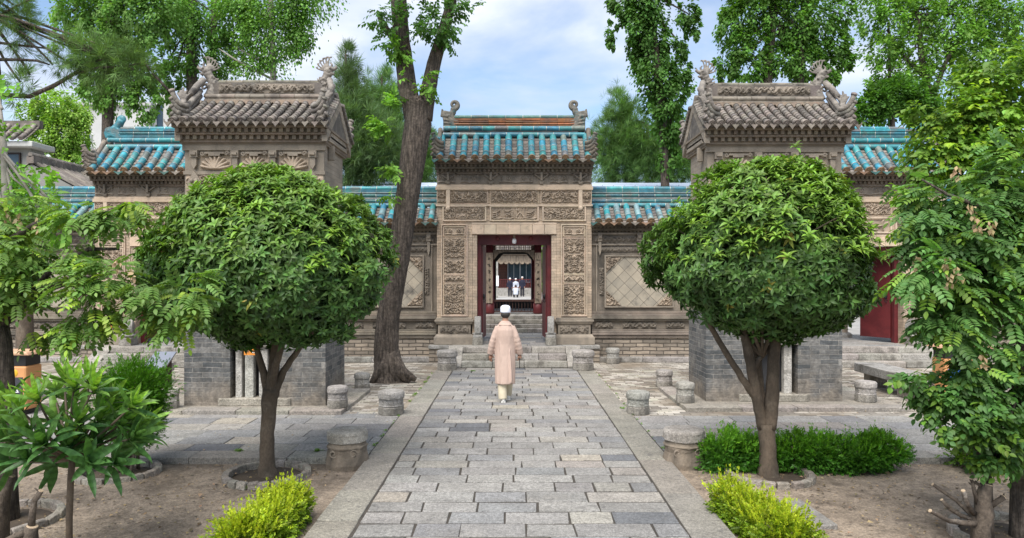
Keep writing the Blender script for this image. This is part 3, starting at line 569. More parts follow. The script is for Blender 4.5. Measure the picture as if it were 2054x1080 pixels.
def gate(name, label, cx, Yf, zL, zE, zR, kind, group=None, leaf=True, xr=2.05, rows=14, jx=0):
    """zL lintel underside, zE eave, zR top of tiles under the ridge"""
    root = thing(name, label, 'gate', (cx, Yf, PLAT), group); s_ = zL-3.37
    xa, xb = cx-xr, cx+xr; op = 1.12; zb = PLAT; zt = zL+.31
    pier(root, xa, xa+.93, Yf, zb, zt, 11+jx*7); pier(root, xb-.93, xb, Yf, zb, zt, 31+jx*5)
    # lintel course and upper wall
    b = MB()
    for i in range(7):
        a = xa+.93+i*(2*xr-1.86)/7; b.box(a+.004, a+(2*xr-1.86)/7-.004, Yf-.03+random.uniform(-.004,.004), Yf+.25, zL, zL+.245, jc((1.05,1.03,1),.06))
    b.box(xa+.93, xb-.93, Yf-.02, Yf+.4, zL+.25, zt, jc((1,1,1),.03)); b.build('lintel', stone_plain, root, bevel=.006)
    b = MB(); b.box(xa, xb, Yf, Yf+.9, zt, zE-.10); b.box(xa+.01, xa+.93, Yf+.5, Yf+.9, zb, zt); b.box(xb-.93, xb-.01, Yf+.5, Yf+.9, zb, zt); b.build('upper_wall', stone_warm, root)
    for a_, c_ in ((cx-2.22, cx-1.66), (cx+1.66, cx+2.22)):     # masonry foot under each pier
        b = MB(); b.box(a_, c_, Yf-.32, Yf+.9, 0, PLAT-.09); b.build('masonry_foot', rubble, root); b = MB(); b.box(a_-.02, c_+.01, Yf-.35, Yf+.9, PLAT-.088, PLAT-.003); b.build('cap_stone', granite, root, bevel=.01)
    # jamb strips
    for X0, X1 in ((xa+.932, cx-op+.13), (cx+op-.13, xb-.932)): b = MB(); b.box(X0, X1, Yf+.02, Yf+.5, zb, zL-.002); b.build('jamb', stone_warm, root)
    z0 = zt+.02; fr = MB(); h1 = .33; W3 = [(xa+.19, xa+1.27, 'scroll'), (cx-.61, cx+.61, 'script' if kind == 'main' else 'script2'), (xb-1.27, xb-.19, 'scroll')]
    for k, (p, q, st) in enumerate(W3):
        frame(fr, p, q, z0+.05, z0+.05+h1, Yf, .04, .05, lambda: jc((1,1,1),.04))
        if kind != 'main' and k == 1: st = 'script2'
        relief(root, 'inscription_panel' if k == 1 else 'carved_panel', relief_warm, p, q, z0+.05, z0+.05+h1, Yf-.006, st, 50+k+jx*9, .045, cell=.0115, mirror=False, wth=.15)
    z1 = z0+.05+h1+.11
    W5 = [(xa+.02, xa+.24, 'scroll'), (xa+.36, xa+1.33, 'scroll'), (cx-.62, cx+.62, 'scroll'), (xb-1.33, xb-.36, 'scroll'), (xb-.24, xb-.02, 'scroll')]
    for k, (p, q, st) in enumerate(W5):
        frame(fr, p, q, z1, z1+.32, Yf, .02, .04, lambda: jc((.98,.97,.95),.05)); relief(root, 'carved_panel', relief_warm, p, q, z1, z1+.32, Yf-.006, st, 70+k+jx*9, .055, cell=.0115, wth=.16)
    for X in (xa+.30, xb-.30): fr.box(X-.05, X+.05, Yf-.075, Yf, z1-.16, z1+.34); fr.ball((X, Yf-.06, z1-.14), (.06,.05,.07), 10, 7)
    fr.box(xa-.02, xb+.02, Yf-.06, Yf+.01, z1-.085, z1-.035); fr.box(xa-.03, xb+.03, Yf-.075, Yf+.01, z1+.345, z1+.43, (1,.98,.95)); fr.box(xa-.01, xb+.01, Yf-.045, Yf+.01, z1+.43, z1+.49)
    fr.build('panel_frame', stone_plain, root, bevel=.006)
    z2 = z1+.50; h2 = max(.2, zE-.32-z2); fb = MB(); fb.box(xa, xb, Yf-.02, Yf+.02, z2, z2+h2); n = 4
    for X in (xa+.30, cx-.6-.02, cx+.62+.1, xb-.30):
        fb.box(X-.03, X+.03, Yf-.12, Yf, z2+h2*.3, z2+h2*1.05)
        for s in (-1, 1): fb.prism([(X, z2+h2*.35), (X, z2+h2*.5), (X+s*.2, z2+h2), (X+s*.26, z2+h2)], Yf-.07, Yf-.01, 'y')
        fb.prism([(X-.06,z2+h2*.3), (X+.06,z2+h2*.3), (X+.05,z2), (X-.05,z2)], Yf-.09, Yf, 'y')
    fb.build('bracket_frieze', wall_dark, root, bevel=.006)
    for k, (p, q) in enumerate([(xa+.02, xa+.5), (xa+.62, xa+1.1), (cx-.40, cx+.50), (xb-1.1, xb-.62), (xb-.5, xb-.02)]): relief(root, 'carved_panel', relief_dark, p, q, z2+.01, z2+h2-.01, Yf-.022, 'scrolls2', 90+k, .03, cell=.013)
    cornice(root, xa, xb, Yf, Yf+.9, zE-.055, [(.05,.30,0), (.075,.24,.11), (.04,.2,0), (.075,.13,.11), (.06,.07,0)], wall_dark, (.75,.72,.68))
    # roof
    glz = kind != 'stele'; yE, yR = Yf-.42, Yf+.30; yB = Yf+.45*2-yE+Yf+.12; yc = Yf+.45; roof = MB()
    roof.prism([(yE+.04, zE-.05), (yc-.14, zR-.06), (yc+.14, zR-.06), (2*yc-yE-.04, zE-.05)], xa-.08, xb+.08, 'x', (.6,.6,.6)); rf = roof.build('roof', grey_tile, root)
    tile_slope(rf, xa-.02, xb+.02, yE, zE, yc-.13, zR, rows, .09, **GL); tile_slope(rf, xa-.02, xb+.02, 2*yc-yE, zE, yc+.13, zR, rows, .09, detail=False, **GL)
    rd = MB(); x0, x1 = xa+.42, xb-.42; sw = .6
    roll(rd, xa+.15, xb-.15, yc-.15, zR+.04, .065, .42, turq if kind == 'main' else turq); roll(rd, xa+.15, xb-.15, yc+.15, zR+.04, .065, .42, turq)
    band(rd, x0-.1, x1+.1, yc-.12, yc+.12, zR+.09, zR+.16, .5, lambda: (.07,.07,.06), (.06,.05,.05))
    roll(rd, xa+.15, xb-.15, yc-.11, zR+.22, .062, .36, turq if random.random() < .9 else teal); rd.box(x0, x1, yc-.1, yc+.1, zR+.1, zR+.3, (.2,.2,.18)); rd.build('lower_ridge', glaze, rf)
    rd = MB()
    if kind == 'main':
        rc = lambda: jc(random.choice([(1,1,1), (1.2,1,.8), (.8,.8,.9)]), .25, .1)
        band(rd, x0, x1, yc-.10, yc+.10, zR+.29, zR+.37, .45, rc); band(rd, x0, x1, yc-.07, yc+.07, zR+.37, zR+.45, .45, rc); band(rd, x0, x1, yc-.10, yc+.10, zR+.45, zR+.50, .45, rc); roll(rd, x0, x1, yc-.09, zR+.345, .03, .45, rc); roll(rd, x0, x1, yc-.09, zR+.41, .025, .45, rc)
        rd.build('main_ridge', rust_tile, rf); rd = MB(); roll(rd, x0, x1, yc, zR+.545, .06, .5, lambda: jc(random.choice([(.10,.28,.20), (.3,.32,.25), (.05,.22,.18)]), .2)); rd.build('ridge_cap', glaze, rf)
    else:
        band(rd, x0, x1, yc-.12, yc+.12, zR+.29, zR+.37, .42, teal); band(rd, x0, x1, yc-.085, yc+.085, zR+.37, zR+.47, .42, teal); roll(rd, x0, x1, yc-.07, zR+.42, .045, .42, teal); band(rd, x0, x1, yc-.12, yc+.12, zR+.47, zR+.53, .42, turq); roll(rd, x0, x1, yc, zR+.56, .055, .42, turq); rd.build('main_ridge', glaze, rf)
    om = orn_green if kind == 'main' else glaze; oc = (1,1,1) if kind == 'main' else (.02,.22,.26)
    for s, X in ((1, xa+.28), (-1, xb-.28)):
        b = MB(); (orn_scroll if kind == 'main' else orn_fish)(b, X, yc, zR+.2, s, k=1.18) if kind == 'main' else orn_fish(b, X, yc, zR+.27, s, 1.0, oc); b.build('ridge_ornament', om, root, remesh=.018)
        b = MB(); X2 = xa+.06 if s > 0 else xb-.06
        c1 = (.9,.85,.8); rake(b, X2, -s, yE+.05, zE+.03, yc-.12, zR+.1, .06, 4, c1, .1); rake(b, X2, -s, 2*yc-yE-.05, zE+.03, yc+.12, zR+.1, .06, 4, c1, .1)
        flares(b, X2, yE+.12, zE+.06, -s, -1, 5, .28, .058, c1); b.build('gable_ridge', orn_grey if kind != 'main' else orn_green, root, smooth=True)
        b = MB(); beast(b, X2, yE+.32, zE+.30, .26, s, (.02,.2,.24) if kind == 'main' else (1,1,1)); b.build('ridge_beast', glaze if kind == 'main' else orn_grey, root, remesh=.016)
    # red door frame and the two leaves, open inward
    b = MB(); yd = Yf+.28; dz = zL-.02
    b.box(cx-op+.132, cx+op-.132, yd+.04, yd+.16, zL-.27, zL); b.box(cx-op+.132, cx-op+.23, yd, yd+.16, zb, zL-.27); b.box(cx+op-.23, cx+op-.132, yd, yd+.16, zb, zL-.27)
    for X in (cx-.45, cx+.45): b.ball((X, yd+.03, zL-.1), (.06,.03,.06), 10, 7)
    b.build('door_frame', red_paint, root, bevel=.008)
    b = MB(); b.box(cx-op+.135, cx+op-.135, yd+.17, Yf+.9, zL-.12, zL-.004, (.35,.3,.3)); b.build('ceiling_board', dark_wood, root)
    for s in (-1, 1):
        X = cx+s*(op-.235); b = MB(); a = R(86) if kind == 'main' else (R(58) if s == (1 if cx > 0 else -1) else R(80)); Lw = .86
        hx, hy = X, yd+.17; ex, ey = X-s*Lw*cos(a), hy+Lw*sin(a); nx, ny = s*sin(a)*.03, cos(a)*.03
        zt_ = zL-.275
        b.add([(hx-nx,hy-ny,zb+.12),(ex-nx,ey-ny,zb+.12),(ex+nx,ey+ny,zb+.12),(hx+nx,hy+ny,zb+.12),(hx-nx,hy-ny,zt_),(ex-nx,ey-ny,zt_),(ex+nx,ey+ny,zt_),(hx+nx,hy+ny,zt_)], [(0,3,2,1),(4,5,6,7),(0,1,5,4),(1,2,6,5),(2,3,7,6),(3,0,4,7)])
        d = b.build('door', red_paint, root, bevel=.006)
        hb = MB(); mx_, my_ = hx+(ex-hx)*.15-nx*1.5, hy+(ey-hy)*.15-ny*1.5-.02; hb.ball((mx_, my_, zb+1.25), (.05,.04,.07), 8, 6); hb.tube(curl((mx_,my_-.02,zb+1.12), .055, 0, 1, .98, 12), .009, 6); hb.build('door_handle', black_m, d)
    return root
def drum_pier(label, x, y, z, side):
    th = thing('drum_stone', label, 'drum stone', (x, y, z), 'carved drum stones at the gate doors'); b = MB()
    b.frustum(x-.14, x+.14, y-.22, y+.2, z, z+.20, .01, .01, (.8,.78,.72)); b.frustum(x-.12, x+.12, y-.19, y+.18, z+.20, z+.27, .0, -.0); b.lathe((x,y,z+.26), [(.12,0),(.15,.03),(.12,.06)], 12)
    b.build('pedestal', granite, th, bevel=.012)
    b = MB(); prof = [(y-.17+.0, z+.30), (y+.17, z+.30), (y+.19, z+.45)] + [(y+.19*cos(R(a)), z+.55+.2*sin(R(a))) for a in range(0, 181, 15)] + [(y-.19, z+.45)]
    b.prism(prof, x-.085, x+.085, 'x'); b.build('drum', granite, th, bevel=.025)
def drum_side(label, x, y, z):
    """drum stone seen from the side: round drum facing the visitor"""
    th = thing('drum_stone', label, 'drum stone', (x, y, z), 'carved drum stones at the gate doors'); b = MB()
    b.frustum(x-.16, x+.16, y-.2, y+.2, z, z+.2, .01, .01, (.85,.82,.78)); b.lathe((x,y,z+.2), [(.12,0),(.19,.05),(.17,.1)], 12, jit=.05); b.build('pedestal', granite, th, bevel=.012)
    b = MB(); P = [Vector((x-.1,y-.04,z+.48)), Vector((x+.1,y+.04,z+.48))]; b.tube(P, [.2,.2], 26); b.tube([P[0]-Vector((.02,.008,0)), P[0]], [.13,.15], 20, (.85,.85,.85)); b.tube([P[1], P[1]+Vector((.02,.008,0))], [.15,.13], 20, (.85,.85,.85)); b.ball(P[0]-Vector((.02,.008,0)), .05, 8, 6); b.build('drum', granite, th, bevel=.012)
def steps(label, cx, yf, w_, n=3, rise=.15, tread=.29, cheek=.38, cat='steps', z0=0.):
    th = thing('stone_steps', label, cat, (cx, yf, z0), None)
    for i in range(n):
        b = MB(); k = 3 + (i % 2); x = cx-w_/2
        ws = [random.uniform(.7,1.3) for _ in range(k)]; t = sum(ws)
        for q in ws: b.box(x+.004, x+w_*q/t-.004, yf+i*tread, yf+(i+1)*tread+.06, z0+i*rise, z0+(i+1)*rise-random.uniform(0,.006), jc((1,.97,.93),.1)); x += w_*q/t
        b.build('step', granite, th, bevel=.012, jitter=.003)
    for s in (-1, 1):
        b = MB(); X0 = cx+s*w_/2; X1 = X0+s*cheek; x0, x1 = min(X0,X1)+.003, max(X0,X1)-.003
        b.prism([(yf-.05,z0), (yf-.05,z0+.05), (yf+n*tread-.1,z0+n*rise+.003), (yf+n*tread+.15,z0+n*rise+.003), (yf+n*tread+.15,z0)], x0, x1, 'x', (1.05,1.02,.98)); b.build('cheek_slab', granite, th, bevel=.012)
    return th
def screen_wall(name, label, x0, x1, Yw, panels, end=None, ridge_dx=(0,0)):
    """courtyard wall: rubble foot, sumeru mouldings, framed lozenge panels, glazed roof"""
    root = thing(name, label, 'wall', ((x0+x1)/2, Yw, 0)); b = MB()
    b.box(x0, x1, Yw-.22, Yw+.6, 0, .62); b.build('rubble_foot', rubble, root)
    b = MB(); zb = .62
    nb = max(1, int((x1-x0)/1.3))
    for i in range(nb):
        a = x0+i*(x1-x0)/nb; b.box(a+.004, a+(x1-x0)/nb-.004, Yw-.45, Yw-.22, 0, .13, jc((1,1,1),.1))
    b.build('kerb_stone', granite, root, bevel=.015, jitter=.004)
    b = MB()
    for z_0, z_1, p in ((.62,.70,.26),(.70,.75,.30),(.75,.80,.27),(.80,.84,.2),(1.06,1.12,.2),(1.12,1.19,.26),(1.19,1.24,.2),(1.24,1.31,.09)): b.box(x0, x1, Yw-p, Yw+.1, z_0, z_1-.002, jc((1,1,1),.05))
    b.box(x0, x1, Yw-.12, Yw+.1, .84, 1.06); b.build('moulded_base', wall_dark, root, bevel=.01)
    b = MB(); b.box(x0, x1, Yw, Yw+.6, .62, 3.42); b.build('wall_face', wall_dark, root)
    fr = MB(); zl, zh = 1.45, 2.78
    for k, (a, c) in enumerate(panels):
        relief(root, 'carved_base_panel', relief_dark, a+.05, a+(c-a)*.22, .86, 1.05, Yw-.124, 'vine', 5+k, .04); relief(root, 'carved_base_panel', relief_dark, c-(c-a)*.22, c-.05, .86, 1.05, Yw-.124, 'vine', 9+k, .04); relief(root, 'carved_base_panel', relief_dark, a+(c-a)*.32, c-(c-a)*.32, .86, 1.05, Yw-.124, 'vine', 15+k, .04)
        q = MB(); q.box(a+.36, c-.36, Yw-.02, Yw+.02, zl, zh); q.build('lozenge_panel', lozenge, root)
        frame(fr, a+.36, c-.36, zl, zh, Yw, .035, .07); frame(fr, a+.13, c-.13, zl-.16, zh+.3, Yw, .03, .045)
        s = .42
        for sx, sz in ((0,0),(1,0),(0,1),(1,1)):
            X0 = a+.37 if not sx else c-.37-s; Z0 = zl+.01 if not sz else zh-.01-s
            relief(root, 'corner_carving', relief_warm, X0, X0+s, Z0, Z0+s, Yw-.024, 'scroll', 20+k+sx, .05, mirror=False, wth=.14, mask=lambda u, v, sx=sx, sz=sz: (((1-u) if sx else u)+((1-v) if sz else v) < 1.02)*1.)
        for X in (a+.19, c-.31): relief(root, 'side_carving', relief_dark, X, X+.12, zl+.3, zh-.3, Yw-.006, 'scroll', 33+k, .045, mirror=False, wth=.12)
        relief(root, 'carved_frieze', relief_dark, a+.05, c-.05, 3.16, 3.34, Yw-.006, 'vine', 40+k, .045); relief(root, 'carved_frieze', relief_dark, a+.2, c-.2, 2.93-.02, 3.03, Yw-.026, 'vine', 44+k, .03)
        for X in (a+.2, (a+c)/2, c-.2): bracket(fr, X, Yw-.01, 2.8, 3.42, .11)
    fr.box(x0, x1, Yw-.05, Yw, 3.08, 3.12); fr.box(x0, x1, Yw-.06, Yw, 3.37, 3.42); fr.build('panel_frame', stone, root, bevel=.006)
    cornice(root, x0+.01, x1-.01, Yw, Yw+.6, 3.63, [(.06,.28,0), (.05,.2,.1), (.05,.13,0), (.05,.08,.1)], wall_dark, (.7,.68,.64))
    zE, zR, yE, yc = 3.68, 4.14, Yw-.45, Yw+.3; n = max(3, round((x1-x0)/.272)); b = MB()
    b.prism([(yE+.04,zE-.05), (yc-.13,zR-.05), (yc+.13,zR-.05), (2*yc-yE-.04,zE-.05)], x0, x1, 'x', (.6,.6,.6)); rf = b.build('roof', grey_tile, root)
    g = dict(GL); g['cf'] = lambda: turq() if random.random() < .6 else jc((.25,.4,.4),.2)
    tile_slope(rf, x0, x1, yE, zE, yc-.16, zR, n, .083, **g); tile_slope(rf, x0, x1, 2*yc-yE, zE, yc+.16, zR, n, .083, detail=False, **g)
    rd = MB(); roll(rd, x0, x1, yc-.17, zR+.03, .055, .4, turq); band(rd, x0, x1, yc-.15, yc+.15, zR+.08, zR+.10, .4, lambda: (.4,.36,.3)); roll(rd, x0, x1, yc-.12, zR+.15, .055, .42, teal)
    band(rd, x0, x1, yc-.16, yc+.16, zR+.21, zR+.235, .42, lambda: (.45,.42,.36)); band(rd, x0, x1, yc-.11, yc+.11, zR+.235, zR+.36, .42, teal); roll(rd, x0, x1, yc-.10, zR+.30, .04, .42, teal); band(rd, x0, x1, yc-.14, yc+.14, zR+.36, zR+.385, .42, lambda: (.3,.35,.33))
    band(rd, x0, x1, yc-.10, yc+.10, zR+.385, zR+.47, .42, teal); roll(rd, x0, x1, yc, zR+.50, .06, .42, turq); rd.build('ridge', glaze, rf)
    return root
# ------------------------------------------------------------ stele pavilion
def stele_tower(label, xa, xb, Yf, dep, zb, zE, seed, posts, closed_left=False):
    root = thing('stele_pavilion', label, 'pavilion', ((xa+xb)/2, Yf, zb)); cx = (xa+xb)/2; nw = .42; zn = 2.15; yb = Yf+dep; zS = 1.62
    b = MB()                                              # grey brick lower body, round a niche
    b.box(xa, cx-nw, Yf, yb, zb, zS); b.box(cx+nw, xb, Yf, yb, zb, zS); b.box(cx-nw, cx+nw, Yf+.55, yb, zb, zS); b.box(cx-nw, cx+nw, Yf, Yf+.55, zb, zb+.12); b.build('brick_base', grey_brick, root)
    b = MB(); b.box(xa+.03, cx-nw, Yf+.03, yb-.03, zS, zn+.4); b.box(cx+nw, xb-.03, Yf+.03, yb-.03, zS, zn+.4); b.box(cx-nw, cx+nw, Yf+.55, yb-.03, zS, zn+.4); b.box(xa+.03, xb-.03, Yf+.03, yb-.03, zn+.4, zE-.25); b.build('brick_body', tan_brick, root)
    b = MB(); b.box(xa+.02, xb-.02, Yf-.012, Yf+.03, zn+.45, zE-.42); b.build('front_facing', stone, root)
    b = MB(); b.box(cx-.3, cx+.3, Yf+.3, Yf+.5, zb+.12, zn+.2); b.build('stele', grey_brick if 0 else dark_stele, root, bevel=.02)
    b = MB(); h = zb+1.0
    for X, w_ in posts: b.box(cx+X-w_/2, cx+X+w_/2, Yf+.06, Yf+.2, zb+.12, h, jc((1.3,1.3,1.3),.05))
    b.build('niche_post', granite, root, bevel=.015); b = MB(); b.box(cx-nw-.03, cx+nw+.03, Yf-.02, Yf+.26, h+.003, h+.15, (1.25,1.22,1.15)); b.build('niche_lintel', granite, root, bevel=.015)
    b = MB(); b.box(cx-nw-.2, cx+nw+.2, Yf-.03, Yf+.3, zb, zb+.13, (1.05,1,.9)); b.build('sill', granite, root, bevel=.015)
    # carved friezes
    z1 = zE-.42; fr = MB()
    fr.box(xa-.01, xb+.01, Yf-.05, Yf+.02, z1-.01, z1+.12); fr.box(xa, xb, Yf-.035, Yf+.02, z1-.42, z1-.36)
    n = 4; xs = [xa+.2, xa+.2+(xb-xa-.4)*.345, xa+.2+(xb-xa-.4)*.665, xb-.2]
    for X in xs: bracket(fr, X, Yf-.01, z1-.33, z1-.02, .12)
    for X in (xs[0], xs[-1]):
        fr.prism([(X-.12,z1-.55), (X,z1-.36), (X+.12,z1-.55), (X+.08,z1-.72), (X-.08,z1-.72)], Yf-.07, Yf, 'y'); fr.ball((X-.04,Yf-.08,z1-.53), .035, 8, 6); fr.ball((X+.04,Yf-.08,z1-.53), .035, 8, 6); fr.ball((X,Yf-.08,z1-.62), .045, 8, 6)
    for k in range(3):
        p, q = xs[k]+.09, xs[k+1]-.09; relief(root, 'carved_fan', relief_warm, p, q, z1-.34, z1-.10, Yf-.014, 'fan', 60+k, .05, cell=.009)
        for s in (0, 1): fr.tube(curl((p+.05 if s == 0 else q-.05, Yf-.07, z1-.07), .038, 0, 1 if s else -1, 1.1, 12), .014, 6)
        fr.box(p+.09, q-.09, Yf-.09, Yf-.02, z1-.075, z1-.045); fr.box(p+.16, q-.16, Yf-.09, Yf-.02, z1-.11, z1-.075)
    relief(root, 'carved_band', relief_warm, xa+.04, xb-.04, z1-.72, z1-.43, Yf-.014, 'scroll', seed, .05, cell=.009, wth=.2)
    for k, (p, q) in enumerate(((xa+.10, xa+.42), (xb-.42, xb-.10))):
        frame(fr, p, q, zn+.5, z1-.85, Yf-.012, .03, .04); relief(root, 'carved_panel', relief_warm, p, q, zn+.5, z1-.85, Yf-.014, 'scroll', seed+k, .05, cell=.01)
    frame(fr, xa+.5, xb-.5, zn+.5, z1-.85, Yf-.012, .03, .04); relief(root, 'carved_panel', relief_warm, xa+.5, xb-.5, zn+.5, z1-.85, Yf-.014, 'scroll', seed+5, .05, cell=.012)
    fr.build('bracket_frieze', stone, root, bevel=.006)
    cornice(root, xa, xb, Yf, yb, zE-.05, [(.035,.28,0), (.075,.24,.115), (.03,.2,0), (.075,.16,.115), (.04,.10,0), (.035,.06,0)], stone, (.78,.75,.72), .3)
    # roof
    zR = zE+.52; yE = Yf-.36; yc = Yf+dep/2; b = MB(); X0, X1 = xa-.09, xb+.09
    b.prism([(yE+.04,zE-.05), (yc-.12,zR-.06), (yc+.12,zR-.06), (2*yc-yE-.04,zE-.05)], X0+.02, X1-.02, 'x', (.7,.7,.7)); rf = b.build('roof', grey_tile, root)
    tile_slope(rf, X0, X1, yE, zE, yc-.15, zR, 16, .056, tl=.1, **GR); tile_slope(rf, X0, X1, 2*yc-yE, zE, yc+.15, zR, 16, .056, detail=False, tl=.1, **GR)
    rd = MB(); rx0, rx1 = xa+.15, xb-.15
    for i in range(21):                                    # row of pointed scale tiles under the ridge
        a = rx0+(rx1-rx0)*i/21; w_ = (rx1-rx0)/21; rd.prism([(a,zR+.03), (a+w_,zR+.03), (a+w_,zR-.01), (a+w_/2,zR-.07), (a,zR-.01)], yc-.24, yc-.2, 'y', jc((1.25,1.1,.95),.12))
    rd.box(rx0, rx1, yc-.2, yc+.2, zR-.02, zR+.06, (.9,.9,.85)); roll(rd, rx0, rx1, yc-.17, zR+.1, .042, .26, lambda: jc((1,.98,.92),.12), seam=(.6,.58,.52)); roll(rd, rx0, rx1, yc+.17, zR+.1, .042, .26, greyc)
    rd.box(rx0, rx1, yc-.15, yc+.15, zR+.06, zR+.16, (.9,.9,.85))
    band(rd, rx0, rx1, yc-.10, yc+.10, zR+.16, zR+.37, .42, lambda: jc((.62,.62,.62),.15), seam=(.9,.88,.8)); roll(rd, rx0, rx1, yc, zR+.40, .04, .3, lambda: jc((.9,.95,.85),.12)); rd.build('ridge', grey_tile, rf)
    relief(rf, 'ridge_carving', relief_dark, rx0+.2, rx1-.2, zR+.18, zR+.35, yc-.103, 'vine', seed+9, .02, cell=.011)
    for s, X in ((1, rx0-.0), (-1, rx1+.0)):
        b = MB(); orn_dragon(b, X, yc, zR+.2, -s, .78); b.build('ridge_dragon', orn_grey, root, remesh=.0095)
        b = MB(); X2 = X0+.12 if s > 0 else X1-.12
        rake(b, X2, -s, yE+.1, zE+.05, yc-.12, zR+.12, .05, 6, (1,1,1), .1); rake(b, X2, -s, 2*yc-yE-.1, zE+.05, yc+.12, zR+.12, .05, 6, (1,1,1), .1)
        b.tube([(X2+s*.05,yc-.1,zR+.42), (X2-s*.02,yc-.25,zR+.25), (X2-s*.04,yc-.42,zR+.08)], [.055,.055,.05], 10)
        flares(b, X2, yE+.16, zE+.06, -s, -1, 4, .25, .046); flares(b, X2, 2*yc-yE-.16, zE+.06, -s, 1, 3, .25, .046)
        b.build('gable_ridge', orn_grey, root, smooth=True)
        b = MB(); xq = X2-s*.02; yq = yE+.42; zq = zE+.30    # winged beast on the gable ridge
        for q in range(5): b.tube(bez((xq,yq,zq), (xq-s*.05,yq-.1,zq+.1+.03*q), (xq+s*(.1-.06*q),yq-.05,zq+.26+.05*(2-abs(q-2))), 5), [.045,.04,.035,.03,.024,.015], 7)
        b.tube([(xq,yq+.1,zq-.12), (xq,yq,zq), (xq,yq-.12,zq+.1)], [.09,.08,.05], 8); b.build('ridge_beast', orn_grey, root, remesh=.012)
        b = MB(); xs_ = X2+(-s)*(-.0)                        # gable boards along the rake
        xg = (xa-.03) if s > 0 else (xb+.03)
        for (ya, za, yb_, zb_) in ((yE+.18, zE-.10, yc, zR+.08), (2*yc-yE-.18, zE-.10, yc, zR+.08)):
            b.add([(xg-.05,ya,za-.2),(xg+.05,ya,za-.2),(xg+.05,yb_,zb_-.2),(xg-.05,yb_,zb_-.2),(xg-.05,ya,za),(xg+.05,ya,za),(xg+.05,yb_,zb_),(xg-.05,yb_,zb_)], [(0,3,2,1),(4,5,6,7),(0,1,5,4),(1,2,6,5),(2,3,7,6),(3,0,4,7)])
        b.prism([(Yf+.03,zE-.26), (yb-.03,zE-.26), (yc,zR)], xg-.02*s*0-.03, xg+.03, 'x'); b.build('gable_board', tan_brick, root, bevel=.008)
        b = MB(); Xp = xa-.03 if s > 0 else xb+.03; b.box(Xp-.05, Xp+.05, Yf+.25, Yf+.33, zE-.55, zE-.3); b.build('gable_peg', stone, root, bevel=.01)
    return root
dark_stele = mk('dark_stele', (.05,.05,.052), (.03,.03,.033), 3, .6, .3, 30)
# ------------------------------------------------------------ ground and paving
gx = sorted(set([-600,-200,-60,-30] + [round(-14+.2*i,3) for i in range(141)] + [30,60,200,600])); gy = sorted(set([-300,-60,-10,0] + [round(2+.2*i,3) for i in range(35)] + [9.2,12,20,60,200,600,1500]))
gb = MB(); V = []
for y in gy:
    for x in gx:
        z = -.085
        if 2 <= y <= 8.6 and abs(x) < 14 and not (-2.1 < x < 2.2): z += .018*sin(x*2.1+y)*cos(y*1.7-x*.6)+.012*sin(x*5.3)*sin(y*4.1)+random.uniform(-.006,.006)
        V.append((x, y, z))
nx_ = len(gx); gb.add(V, [(j*nx_+i, j*nx_+i+1, (j+1)*nx_+i+1, (j+1)*nx_+i) for j in range(len(gy)-1) for i in range(nx_-1)]); struct('ground', gb, dirt, smooth=True)
b = MB(); b.box(-30, -1.81, 11.3, 18.75, -.2, -.006); b.box(1.95, 30, 11.3, 18.75, -.2, -.006); struct('brick_paving', b, brickpave)
WX0, WX1, OX0, OX1 = -1.43, 1.57, -1.83, 1.97
b = MB(); b.box(OX0+.02, OX1-.02, 1.5, 17.2, -.15, -.007); b.box(-30, OX0+.02, 9.0, 11.35, -.15, -.008); b.box(OX1-.02, 30, 9.0, 11.35, -.15, -.008); struct('path_bed', b, joint_m)
def stone_col():
    r = random.random()
    if r < .56: c = (.36,.352,.34)
    elif r < .76: c = (.28,.287,.30)
    elif r < .86: c = (.42,.395,.35)
    elif r < .90: c = (.49,.44,.355)
    elif r < .95: c = (.17,.185,.22)
    else: c = (.36,.325,.29)
    m = sum(c)/3; return jc(tuple((k*.7+m*.3)*.86 for k in c), .15, .01)
def slab(mb, x0, x1, y0, y1, zt, col, j=.006, th=.07):
    q = lambda: random.uniform(-j, j); dz = [random.uniform(-.002,.002) for _ in range(4)]; g = .0
    P = [(x0+q(),y0+q()), (x1+q(),y0+q()), (x1+q(),y1+q()), (x0+q(),y1+q())]; t = zt+random.uniform(-.003,.003)
    mb.add([(a,c,zt-th) for a, c in P]+[(a,c,t+d) for (a, c), d in zip(P, dz)], [(0,3,2,1),(4,5,6,7),(0,1,5,4),(1,2,6,5),(2,3,7,6),(3,0,4,7)], col)
b = MB(); y = 2.0; row = 0
while y < 17.1:
    d = random.uniform(.27,.33) if y > 8 else random.uniform(.29,.335); d = min(d, 17.15-y+.001)
    x = WX0+.01; x += 0; first = random.uniform(.2,.62)
    while x < WX1-.02:
        l = first if x < WX0+.02 else random.choice([.42,.52,.58,.62,.68])*random.uniform(.93,1.07)
        if WX1-.01-(x+l) < .2: l = WX1-.01-x
        g = random.uniform(.014,.026); slab(b, x+g/2, x+l-g/2, y+g*.7+.001, y+d-g*.7-.001, .002, stone_col(), .008); x += l
    y += d; row += 1
struct('walkway', b, slab_m, bevel=.005)
b = MB()
for x0, x1 in ((OX0, WX0), (WX1, OX1)):
    y = 1.6
    while y < 17.15:
        l = min(random.uniform(.75,1.7), 17.2-y); slab(b, x0+.004, x1-.004, y+.006, y+l-.006, .004, jc((.30,.282,.25),.11), .004, .16); y += l
struct('walkway_border', b, slab_m, bevel=.01)
b = MB()
